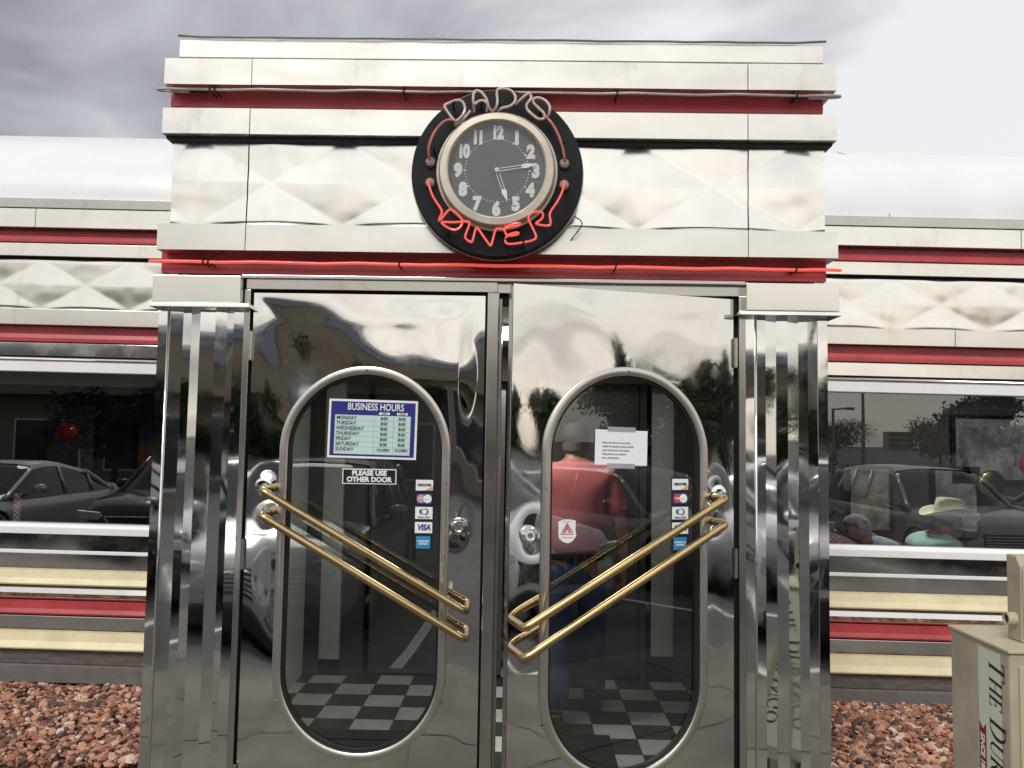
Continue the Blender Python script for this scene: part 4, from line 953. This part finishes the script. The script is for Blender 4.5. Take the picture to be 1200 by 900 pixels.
for i,(x,y,lab) in enumerate(((-4.25,7.2,'lit round ceiling light at the far left of the left dining room'),(-3.10,7.6,'lit round ceiling light nearer the vestibule in the left dining room'))):
    t=thing('ceiling_light',lab,'ceiling light',(x,y,2.0),0,'round ceiling lights in the left dining room')
    MB().lathe([(.075,0),(.085,.02),(.085,.028)],24).build('diffuser',M_lamp,t,smooth=True); MB().lathe([(.09,.028),(.06,.05),(.01,.055),(.008,.42)],24).build('housing',M_white,t,smooth=True)
M_redl=emis('red_lamp_shade',(.9,.05,.06),.03,(.30,.02,.03))
def globe(x,y,z,r,lab,drop):
    t=thing('pendant_lamp',lab,'pendant lamp',(x,y,z),0,'red globe pendant lamps in the diner')
    MB().lathe([(.3*r,.95*r),(.7*r,.75*r),(r,.2*r),(.95*r,-.35*r),(.6*r,-.85*r),(.2*r,-.97*r)],28).build('lamp_shade',M_redl,t,smooth=True); MB().lathe([(.006,.9*r),(.006,drop)],8).build('cord',M_black,t)
globe(-3.66,6.6,1.565,.075,'red globe pendant lamp hanging in the left dining room',.85)
globe(4.12,6.75,1.43,.11,'red globe pendant lamp hanging in the right dining room',.98)
def picture(x,z,w,h,lab,mat,y=8.58,grp=None):
    t=thing('framed_picture',lab,'picture',(x,y,z),0,grp)
    f=MB(); b_=.035
    for q in ((-w/2-b_,w/2+b_,h/2,h/2+b_),(-w/2-b_,w/2+b_,-h/2-b_,-h/2),(-w/2-b_,-w/2,-h/2,h/2),(w/2,w/2+b_,-h/2,h/2)): f.box(q[0],q[1],-.03,0,q[2],q[3])
    f.build('frame',M_sblk,t); MB().box(-w/2,w/2,-.012,0,-h/2,h/2).build('print',mat,t)
M_print=paint('grey_print',(.24,.24,.25),.5,var=.9,scale=4); M_print2=paint('sepia_print',(.26,.23,.19),.5,var=.9,scale=5)
for i,(x,z,w,h,lab) in enumerate(((4.9,1.55,.95,.62,'wide black framed picture behind the large reflected tree'),(3.55,1.02,.40,.62,'narrow black framed picture low on the rear wall of the right dining room'),(4.42,1.02,.42,.62,'black framed picture just above the cowboy hat'),(5.6,1.0,.42,.30,'small black framed picture right of the cowboy hat'),(6.15,1.45,.5,.5,'square black framed picture at the right end of the rear wall'))):
    picture(x,z,w,h,lab,(M_print,M_print2)[i%2],grp='black framed pictures in the right dining room')
# plate clock on the rear wall
t=thing('wall_clock','round brass rimmed wall clock hanging between the pictures in the right dining room','wall clock',(4.75,8.52,1.20))
MB().lathe([(.13,0),(.137,.02),(.118,.035)],32,Matrix.Rotation(R(90),4,'X')).build('rim',M_brass,t,smooth=True); MB().lathe([(.115,.02),(.115,.033)],32,Matrix.Rotation(R(90),4,'X')).build('face',M_print2,t)
# sunset picture left
m,nt,b=newmat('sunset_print'); L=nt.links.new; tc=N(nt,'TexCoord'); sp=N(nt,'SeparateXYZ'); L(tc.outputs['Object'],sp.inputs[0]); n=N(nt,'TexNoise',inp={'Scale':9,'Detail':4}); L(tc.outputs['Object'],n.inputs['Vector'])
L(ramp(nt,math_(nt,'ADD',math_(nt,'ADD',math_(nt,'MULTIPLY',sp.outputs[2],1.5),.5),math_(nt,'MULTIPLY',math_(nt,'SUBTRACT',n.outputs[0],.5),.5)),[(.1,(.02,.03,.04)),(.3,(.55,.22,.04)),(.5,(.45,.30,.10)),(.65,(.06,.15,.30)),(1,(.02,.05,.16))]),b.inputs['Base Color'])
picture(-3.72,1.42,.55,.55,'blue and orange sunset picture on the rear wall of the left dining room',m)
picture(-4.7,1.5,.5,.7,'tall black framed picture on the rear wall of the left dining room',M_print)
# booths
M_vinyl=paint('booth_vinyl',(.10,.015,.02),.35,var=.15); M_tbl=paint('table_laminate',(.30,.29,.27),.3)
def booth(x,y,lab):
    t=thing('booth_bench',lab,'booth bench',(x,y,.05),0,'vinyl booth benches in the dining rooms')
    MB().box(-.25,.25,-.45,.45,.25,.42).build('seat',M_vinyl,t,bevel=.03); MB().box(-.06,.06,-.45,.45,.30,.86).build('backrest',M_vinyl,t,bevel=.03); MB().box(-.22,.22,-.43,.43,0,.249).build('plinth',M_id,t)
def table(x,y,lab):
    t=thing('dining_table',lab,'table',(x,y,.05),0,'diner tables in the dining rooms')
    MB().box(-.33,.33,-.4,.4,.68,.715).build('tabletop',M_tbl,t,bevel=.008); MB().lathe([(.22,0),(.2,.02),(.035,.04),(.035,.68)],20).build('pedestal',M_dframe,t,smooth=True)
booth(2.55,5.95,'booth bench the cowboy hat guest sits on by the right window'); table(3.25,5.75,'table in front of the cowboy hat guest'); table(1.75,5.72,'table in front of the grey haired guest')

# ================================================================== door mats
for (x0,x1,y0,y1,lab) in ((-1.06,-.30,3.75,4.42,'black rubber door mat on the checkered floor behind the left door'),(-.02,.47,3.75,4.42,'black rubber door mat on the checkered floor behind the right door')):
    o=MB().box(x0,x1,y0,y1,.031,.041).build('door_mat',M_black,bevel=.003); tag(o,lab,'door mat',None)

# ================================================================== parked cars (seen mirrored in the steel and glass)
def lerp_t(tab,x):
    for (a,va),(b,vb) in zip(tab,tab[1:]):
        if x<=b: 
            t=(x-a)/(b-a); t=max(0,min(1,t)); return va+(vb-va)*t
    return tab[-1][1]
M_cglass=paint('car_glass',(.012,.015,.018),.03,var=0,coat=.5,spec=.8); M_tyre=paint('tyre_rubber',(.02,.02,.02),.8); M_rim=paint('alloy_rim',(.45,.46,.47),.25,metal=.9); M_plast=paint('black_trim_plastic',(.018,.018,.02),.5)
M_head=paint('headlight_lens',(.62,.65,.68),.06,var=.2,coat=1,scale=30); M_tail=paint('tail_light',(.30,.01,.01),.1,coat=1)
def car(lab,x,y,rz,col,Ln=4.7,Wd=1.85,H=1.66,hood=.98,belt=1.0,kind='suv',grp='cars parked nose in facing the diner',grille='bars'):
    z=-.40 if y<-2.6 else lotz(y)
    t=thing('parked_car',lab,'car',(x,y,-.385),rz,grp)
    pm=paint('car_paint_'+lab.split()[0]+lab.split()[1],col,.25,metal=.35,coat=1,var=.02)
    h=Ln/2; w=Wd/2
    top=[(-h,.80),(-h+.12,belt-.02),(-h+1.0,belt),(h-1.45,belt-.01),(h-1.2,hood+.03),(h-.35,hood-.07),(h-.08,hood-.20),(h,hood-.34)]
    wid=[(-h,w*.80),(-h+.25,w*.95),(-h+.8,w),(h-.9,w),(h-.3,w*.93),(h-.05,w*.80),(h,w*.72)]
    if kind=='sedan': top=[(-h,.78),(-h+.1,.98),(-h+.9,belt+.02),(h-1.35,belt-.02),(h-1.1,hood),(h-.3,hood-.14),(h-.06,hood-.26),(h,hood-.36)]
    vs=[];fs=[]; ns=44; rows=0
    for i in range(ns+1):
        X=-h+Ln*i/ns; ww=lerp_t(wid,X); zt=lerp_t(top,X); zb=.24+(.10 if i in(0,ns) else 0)
        sec=[(0,zb),(ww*.85,zb),(ww*.97,zb+.10),(ww*1.0,zb+.28),(ww*.985,(zb+zt)/2+.08),(ww*.965,zt-.13),(ww*.90,zt-.03),(ww*.72,zt+.005),(ww*.4,zt+.03),(0,zt+.035)]
        full=sec+[(-a,b_) for a,b_ in reversed(sec[1:-1])]
        rows=len(full); vs+=[(a,X,b_) for a,b_ in full]
    for i in range(ns):
        for k in range(rows): k2=(k+1)%rows; fs.append((i*rows+k,i*rows+k2,(i+1)*rows+k2,(i+1)*rows+k))
    fs+= [tuple(range(rows)),tuple(range(ns*rows,ns*rows+rows))]
    smooth_angle(MB().add(vs,fs).build('body',pm,t),38)
    if kind=='suv': gh=[(-h+.10,0,0),(-h+.42,.86,.92),(-h+1.0,1,1),(h-2.35,1,1),(h-1.95,.93,.95),(h-1.22,.05,.0)]
    else: gh=[(-h+.55,0,0),(-h+1.25,.72,.88),(-h+2.0,1,1),(h-2.35,1,1),(h-2.05,.92,.95),(h-1.15,.05,.0)]
    vs=[];fs=[];n_=24; cap=[];X0,X1=gh[0][0],gh[-1][0]
    ht_=[(a,b_) for a,b_,c in gh]
    for i in range(n_+1):
        X=X0+(X1-X0)*i/n_; k=lerp_t(ht_,X); zr=belt-.03+(H-belt+.03)*k; wb=lerp_t(wid,X)*.93; wr=wb-(.20*k+.02)
        sec=[(wb,belt-.06),(wb-.02,belt+.0),(wr+.03,max(zr-.10,belt-.02)),(wr-.03,zr-.03),(wr*.6,zr),(0,zr+.012)]
        full=sec+[(-a,b_) for a,b_ in reversed(sec[:-1])]; rows=len(full); vs+=[(a,X,b_) for a,b_ in full]
        cap.append((X,wr,zr,wb))
    for i in range(n_):
        for k in range(rows-1): fs.append((i*rows+k,i*rows+k+1,(i+1)*rows+k+1,(i+1)*rows+k))
    smooth_angle(MB().add(vs,fs).build('windows',M_cglass,t),50)
    # roof skin
    rv=[];rf=[];rn=0
    rc=[c for c in cap if gh[1][0]-.05<=c[0]<=gh[-2][0]+.03]
    for (X,wr,zr,wb) in rc: rv+=[(wr+.022,X,zr-.085),(wr-.02,X,zr-.02),(wr*.6,X,zr+.010),(0,X,zr+.022),(-wr*.6,X,zr+.010),(-wr+.02,X,zr-.02),(-wr-.022,X,zr-.085)]
    for i in range(len(rc)-1):
        for k in range(6): rf.append((i*7+k,i*7+k+1,i*7+k+8,i*7+k+7))
    smooth_angle(MB().add(rv,rf).build('roof',pm,t),50)
    pl=MB()
    for s in (1,-1):
        A=[(s*(c[1]+.012),c[0],c[2]-.06) for c in cap if c[0]>=gh[-2][0]-.05]; 
        if len(A)>1: A[-1]=(s*(cap[-1][3]-.01),cap[-1][0],belt-.02); pl.tube(A,.035,8)
        A=[(s*(c[1]+.012),c[0],c[2]-.06) for c in cap if c[0]<=gh[1][0]+.1]
        if len(A)>1: A[0]=(s*(cap[0][3]-.01),cap[0][0],belt-.03); pl.tube(A,.05,8)
        for q in (-h+1.25,h-2.75):
            c=min(cap,key=lambda c:abs(c[0]-q)); pl.tube([(s*(c[3]+.0),q,belt-.02),(s*(c[1]+.025),q,c[2]-.08)],.03,8)
    pl.each('pillar',pm,t,smooth=True)
    for s in (1,-1):
        mr=MB(); 
        for (a,b_,r0,r1) in ((0,1,.0,.0),): pass
        mr.lathe([(.01,-.10),(.075,-.08),(.095,0),(.08,.08),(.01,.10)],14,T(s*(w+.10),h-1.75,belt+.10)@Matrix.Rotation(R(90),4,'Y')@Matrix.Diagonal((.8,.7,1.1,1))); mr.tube([(s*(w-.06),h-1.72,belt+.02),(s*(w+.03),h-1.75,belt+.06)],.02,6)
        mr.build('wing_mirror',pm,t,smooth=True)
        for yy in (h-.88,-h+.95):
            wt=MB().lathe([(.20,-.11),(.33,-.11),(.35,-.07),(.35,.07),(.33,.11),(.20,.11)],32,T(s*(w-.12),yy,.35)@Matrix.Rotation(R(90),4,'Y')).build('wheel',M_tyre,t); smooth_angle(wt,40)
            rm_=MB(); K=T(s*(w-.02),yy,.35)@Matrix.Rotation(R(90)*s,4,'Y'); rm_.lathe([(.225,-.05),(.225,.012),(.20,.015),(.195,-.03)],32,K,cap=False); rm_.lathe([(.05,-.03),(.05,.012)],16,K)
            for q in range(5):
                a=q*2*math.pi/5; rm_.tube([K@Vector((.04*math.cos(a),.04*math.sin(a),.0)),K@Vector((.20*math.cos(a),.20*math.sin(a),.0))],.022,6)
            rm_.build('rim',M_rim,wt)
            ar=MB(); P=[(s*(w-.012),yy+.405*math.cos(R(a)),.35+.405*math.sin(R(a))) for a in range(-12,193,12)]; ar.tube(P,.030,6); ar.lathe([(.40,-.04),(.40,.0)],32,T(s*(w-.06),yy,.36)@Matrix.Rotation(R(90)*s,4,'Y')); ar.build('wheel_arch',M_plast,t)
        hl=MB(); vsx=[]
        hl.prism([(-.19,-.07),(.17,-.05),(.21,.09),(-.10,.05)] ,-.12,.05,T(s*(w*.70),h-.10,hood-.26)@Matrix.Rotation(R(180),4,'Z')@Matrix.Rotation(R(24*s),4,'Z')@Matrix.Diagonal((-s,1,1,1))); hl.build('headlight',M_head,t,bevel=.02)
        MB().box(s*(w*.60)-.10,s*(w*.60)+.10,-h-.015,-h+.08,.78,.93).build('tail_light',M_tail,t,bevel=.02)
    fr=MB(); gz0,gz1=.50,hood-.26; fr.box(-w*.48,w*.48,h-.06,h+.012,gz0,gz1); fr.build('grille',M_plast,t,bevel=.02)
    gb=MB()
    if grille=='bars':
        for q in range(5): z_=gz0+.045+(gz1-gz0-.08)*q/4; gb.tube([(-w*.46,h+.012,z_),(0,h+.03,z_),(w*.46,h+.012,z_)],.011,6)
    elif grille=='v':
        gb.tube([(-w*.46,h+.012,gz1-.03),(-w*.25,h+.03,gz0+.05),(w*.25,h+.03,gz0+.05),(w*.46,h+.012,gz1-.03)],.022,6); gb.tube([(-w*.46,h+.012,gz1-.01),(w*.46,h+.012,gz1-.01)],.012,6)
    else:
        for q in range(7): x_=-w*.40+w*.8*q/6; gb.tube([(x_,h+.016,gz0+.03),(x_,h+.016,gz1-.03)],.016,6)
    gb.build('grille_bars',M_rim,t)
    lp=MB(); lp.box(-w*.80,w*.80,h-.20,h+.02,.20,.44); lp.box(-w*.78,w*.78,-h-.02,-h+.2,.24,.5); lp.each('bumper',M_plast if kind=='suv' else pm,t,bevel=.04)
    sl_=MB()
    for s in (1,-1): sl_.box(s*(w-.01)-.02,s*(w-.01)+.02,-h+1.35,h-1.30,.22,.34)
    sl_.each('side_sill',M_plast,t,bevel=.01)
    return t
car('silver crossover nose in just left of the entrance, mirrored in the left steel panel',-2.42,-3.35,0,(.42,.43,.43),4.6,1.86,1.68,1.02,1.03)
car('black crossover with a chrome v grille second left of the entrance',-5.45,-3.75,0,(.012,.013,.016),4.7,1.88,1.68,1.04,1.04,grille='v')
car('silver sedan parked farthest left beside the black crossover',-8.75,-3.7,R(3),(.78,.79,.80),4.8,1.84,1.45,.92,.94,'sedan')
car('white pickup like crossover nose in just right of the entrance',3.35,-3.55,R(-2),(.62,.63,.62),4.8,1.92,1.78,1.08,1.08,grille='teeth')
car('mid grey crossover second right of the entrance, mirrored in the right window',6.75,-3.75,R(-3),(.38,.385,.39),4.6,1.86,1.60,1.0,1.0)
car('pale silver sedan parked farthest right',10.0,-3.8,0,(.55,.56,.57),4.7,1.84,1.45,.92,.94,'sedan')

# ================================================================== trees and distant things behind the photographer
def tree(lab,x,y,H,Rc,col,kind='round',grp='trees across the car park',seed=0,leaf=.16,n=5200,z0=-.40):
    rnd=random.Random(seed); t=thing('tree',lab,'tree',(x,y,z0),0,grp)
    tr=MB(); th=H*.42; tr.tube([(0,0,-.05),(.05,.02,th*.5),(-.03,.05,th),(0,0,H*.75)],[H*.035,H*.028,H*.02,H*.008],10)
    cl=[]
    for k in range(11 if kind=='round' else 9):
        a=rnd.random()*6.28; 
        if kind=='round': rr=Rc*rnd.uniform(.25,.72); zc=H*rnd.uniform(.45,.86); sz=Rc*rnd.uniform(.32,.52)
        else: rr=Rc*rnd.uniform(.1,.5); zc=H*(.25+.68*k/9); sz=Rc*rnd.uniform(.45,.6)*(1.15-.6*k/9)
        c=Vector((rr*math.cos(a),rr*math.sin(a),zc)); cl.append((c,sz,rnd.uniform(.7,1.4 if kind=='tall' else .9)))
        tr.tube([(0,0,th*rnd.uniform(.55,1)),tuple(c*.5+Vector((0,0,th*.45))),tuple(c)],[H*.016,H*.010,H*.004],6)
    tr.build('trunk',M_bark,t,smooth=True)
    vs=[];fs=[]
    for _ in range(n):
        c,sz,zs=rnd.choice(cl); d=Vector((rnd.gauss(0,1),rnd.gauss(0,1),rnd.gauss(0,1))).normalized()*sz*(rnd.random()**.45)*(1+.25*rnd.gauss(0,1)*.6); p=c+Vector((d.x,d.y,d.z*zs))
        u=Vector((rnd.gauss(0,1),rnd.gauss(0,1),rnd.gauss(0,1))).normalized(); v=u.orthogonal().normalized(); l=leaf*rnd.uniform(.5,1.3)
        o=len(vs); vs+=[p-u*l*.5,p+v*l*.28,p+u*l*.5,p-v*l*.28]; fs.append((o,o+1,o+2,o+3))
    me=bpy.data.meshes.new('crown'); me.from_pydata(vs,[],fs); me.materials.append(col); o=bpy.data.objects.new('crown',me); COL.objects.link(o); o.parent=t
    return t
M_bark=paint('bark',(.09,.07,.055),.9,var=.3,scale=8)
def leafm(name,c):
    m,nt,b=newmat(name); L=nt.links.new; g=N(nt,'NewGeometry'); L(ramp(nt,g.outputs['Random Per Island'],[(0,tuple(v*.55 for v in c)),(.6,c),(1,tuple(v*1.5 for v in c))]),b.inputs['Base Color']); b.inputs['Roughness'].default_value=.6; return m
G1=leafm('dark_leaves',(.035,.055,.02)); G2=leafm('olive_leaves',(.06,.085,.035)); G3=leafm('green_leaves',(.045,.08,.025))
tree('broad round tree standing alone, mirrored above the cars in the right window',18.1,-24,4.7,2.2,G1,seed=1,leaf=.20,n=7000)
sp_=[('tall thin poplar between the tan shop and the round tree',9.4,-17.5,5.6,1.1,G2,'tall'),('feathery olive tree next to the broad round tree',22.6,-21.5,6.4,1.7,G2,'tall'),('dark bushy tree behind the feathery olive tree',25.6,-25,5.6,2.2,G1,'round'),
 ('leaning green tree in the middle of the right hand row',25.0,-19,6.4,1.8,G3,'tall'),('low dark tree at the end of the right hand row',30.5,-21.5,5.4,2.8,G1,'round'),('tall dark tree rising behind the leaning green tree',28,-27,6.4,3.0,G1,'round'),('thin feathery tree in front of the right hand row',20.2,-15.5,5.0,1.3,G2,'tall'),('bright green tree farthest right in the row',35,-23,6.4,2.6,G3,'round'),('slender tree in front of the blue trimmed shop',4.5,-17,5.2,1.2,G3,'tall'),
 ('low round tree near the left end of the tan shop',-14.5,-19,3.7,2.2,G1,'round'),('low dark tree beyond the silver crossover',-4.6,-15.5,3.4,1.9,G1,'round'),('small dark tree beyond the black crossover',-8.3,-16.5,3.6,2.0,G1,'round'),
 ('distant low tree left of the office block',33,-78,4.6,3.4,G1,'round'),('distant low tree right of the office block',46,-82,5.0,3.8,G1,'round'),('distant pair-like tree at the far right skyline',53,-80,4.4,3.6,G1,'round')]
for i,a in enumerate(sp_): tree(*a,seed=20+i,leaf=.22,n=4200)
M_stu=paint('tan_stucco',(.30,.25,.19),.85,var=.08,scale=2); M_stud=paint('brown_stucco',(.20,.16,.13),.85,var=.08,scale=2); M_bl=paint('blue_fascia',(.25,.29,.33),.5,var=.1); M_shopg=paint('shop_glass',(.03,.04,.05),.1,spec=.8)
def shop(lab,x,y,w,d,H,mat,rz=0,nwin=4,roofb=M_bl):
    t=thing('shop_building',lab,'building',(x,y,-.40),rz)
    MB().box(-w/2,w/2,-d,0,0,H).build('wall',mat,t); MB().box(-w/2-.2,w/2+.2,-.1,.9,H*.62,H*.70).build('canopy',M_stu,t,bevel=.02)
    MB().box(-w/2-.05,w/2+.05,-d,.08,H*.91,H).build('fascia_band',roofb,t); MB().box(-w/2-.10,w/2+.10,-d,.13,H+.001,H+.22).build('parapet_cap',M_white,t)
    for k in range(nwin):
        xx=-w/2+w*(k+.5)/nwin; fw=w/nwin*.35
        f=MB().box(xx-fw-.08,xx+fw+.08,.0,.06,.5,2.5).build('window',M_white,t); MB().box(xx-fw,xx+fw,.061,.07,.58,2.42).build('pane',M_shopg,f)
    dd=MB().box(-w/2+.4,-w/2+1.4,.0,.07,0,2.2).build('door',M_stud,t)
shop('tan single storey shop with pale blue fascia straight across the lot',-11.5,-22,25,9,5.5,M_stu,nwin=7)
shop('brown flat roofed shop with blue trim right of the tan shop',6.5,-27,9,8,5.6,M_stud,nwin=3)
t=thing('office_block','distant three storey office block with bands of windows','building',(181,-390,-.4)); MB().box(-6,6,-6,0,0,9).build('wall',M_stu,t)
for k in range(3): MB().box(-5.6,5.6,.0,.1,1.6+2.7*k,2.9+2.7*k).build('window',M_shopg,t)
def pole(lab,x,y,H,arm):
    t=thing('street_lamp',lab,'street lamp',(x,y,-.4),0,'street lamps round the car park')
    MB().tube([(0,0,0),(0,0,H)],[.10,.06],10).build('pole',M_dframe,t); MB().tube([(0,0,H-.05),(arm,0,H+.02)],.04,8).build('arm',M_dframe,t); MB().box(min(arm,arm*1.6),max(arm,arm*1.6),-.15,.15,H-.06,H+.06).build('lamp_head',M_dframe,t,bevel=.02)
pole('tall grey street lamp left of the broad round tree',15.6,-28,4.6,-.7); pole('shorter street lamp nearer the vestibule end of the right window',14.6,-29,3.7,.6); pole('street lamp in front of the tan shop',-9.2,-12,5.2,.9)

# ================================================================== lamps added to brighten the interior, besides those seen through the left window
def fill_lamp(x,y,z,P,r,nm='ceiling_light',lab=None,grp=None):
    t=thing(nm,lab,'ceiling light',(x,y,z),0,grp)
    MB().lathe([(r,0),(r*1.06,.012),(r*1.06,.03)],32).build('diffuser',M_lamp,t,smooth=True); MB().lathe([(r*1.12,.03),(r*1.12,.045)],32).build('housing',M_white,t)
    l=bpy.data.lights.new('fill_bulb','AREA'); l.shape='DISK'; l.size=r*2; l.energy=P; l.color=(1,.93,.84); o=bpy.data.objects.new('fill_bulb',l); COL.objects.link(o); o.parent=t; o.location=(0,0,-.012)
fill_lamp(-.1,4.35,2.105,23,.16,lab='round ceiling light inside the entrance vestibule')
fill_lamp(2.6,6.3,2.37,48,.16,lab='round ceiling light over the cowboy hat guest in the right dining room')
fill_lamp(4.6,7.2,2.37,34,.16,lab='round ceiling light over the rear of the right dining room')
fill_lamp(-2.6,6.6,2.37,8,.16,lab='round ceiling light close behind the vestibule in the left dining room')

# seams of the wing fascia sheets and a stray wire on the right roof
for (x,z0,z1,y) in ((-3.11,2.812,2.933,YW-.0335),(3.02,2.812,2.933,YW-.0335),(-2.2,2.20,2.302,YW-.0155),(2.62,2.20,2.302,YW-.0155)):
    MB().box(x-.0012,x+.0012,y,y+.004,z0,z1).build('panel_seam',M_dframe,D)
wz=MB(); wz.tube(arc_path([(2.10,5.62,3.60),(2.16,5.45,3.50),(2.20,5.27,3.32),(2.22,5.16,3.14),(2.235,5.10,3.0)],3),.0022,6); wz.build('roof_wire',M_dframe,D)
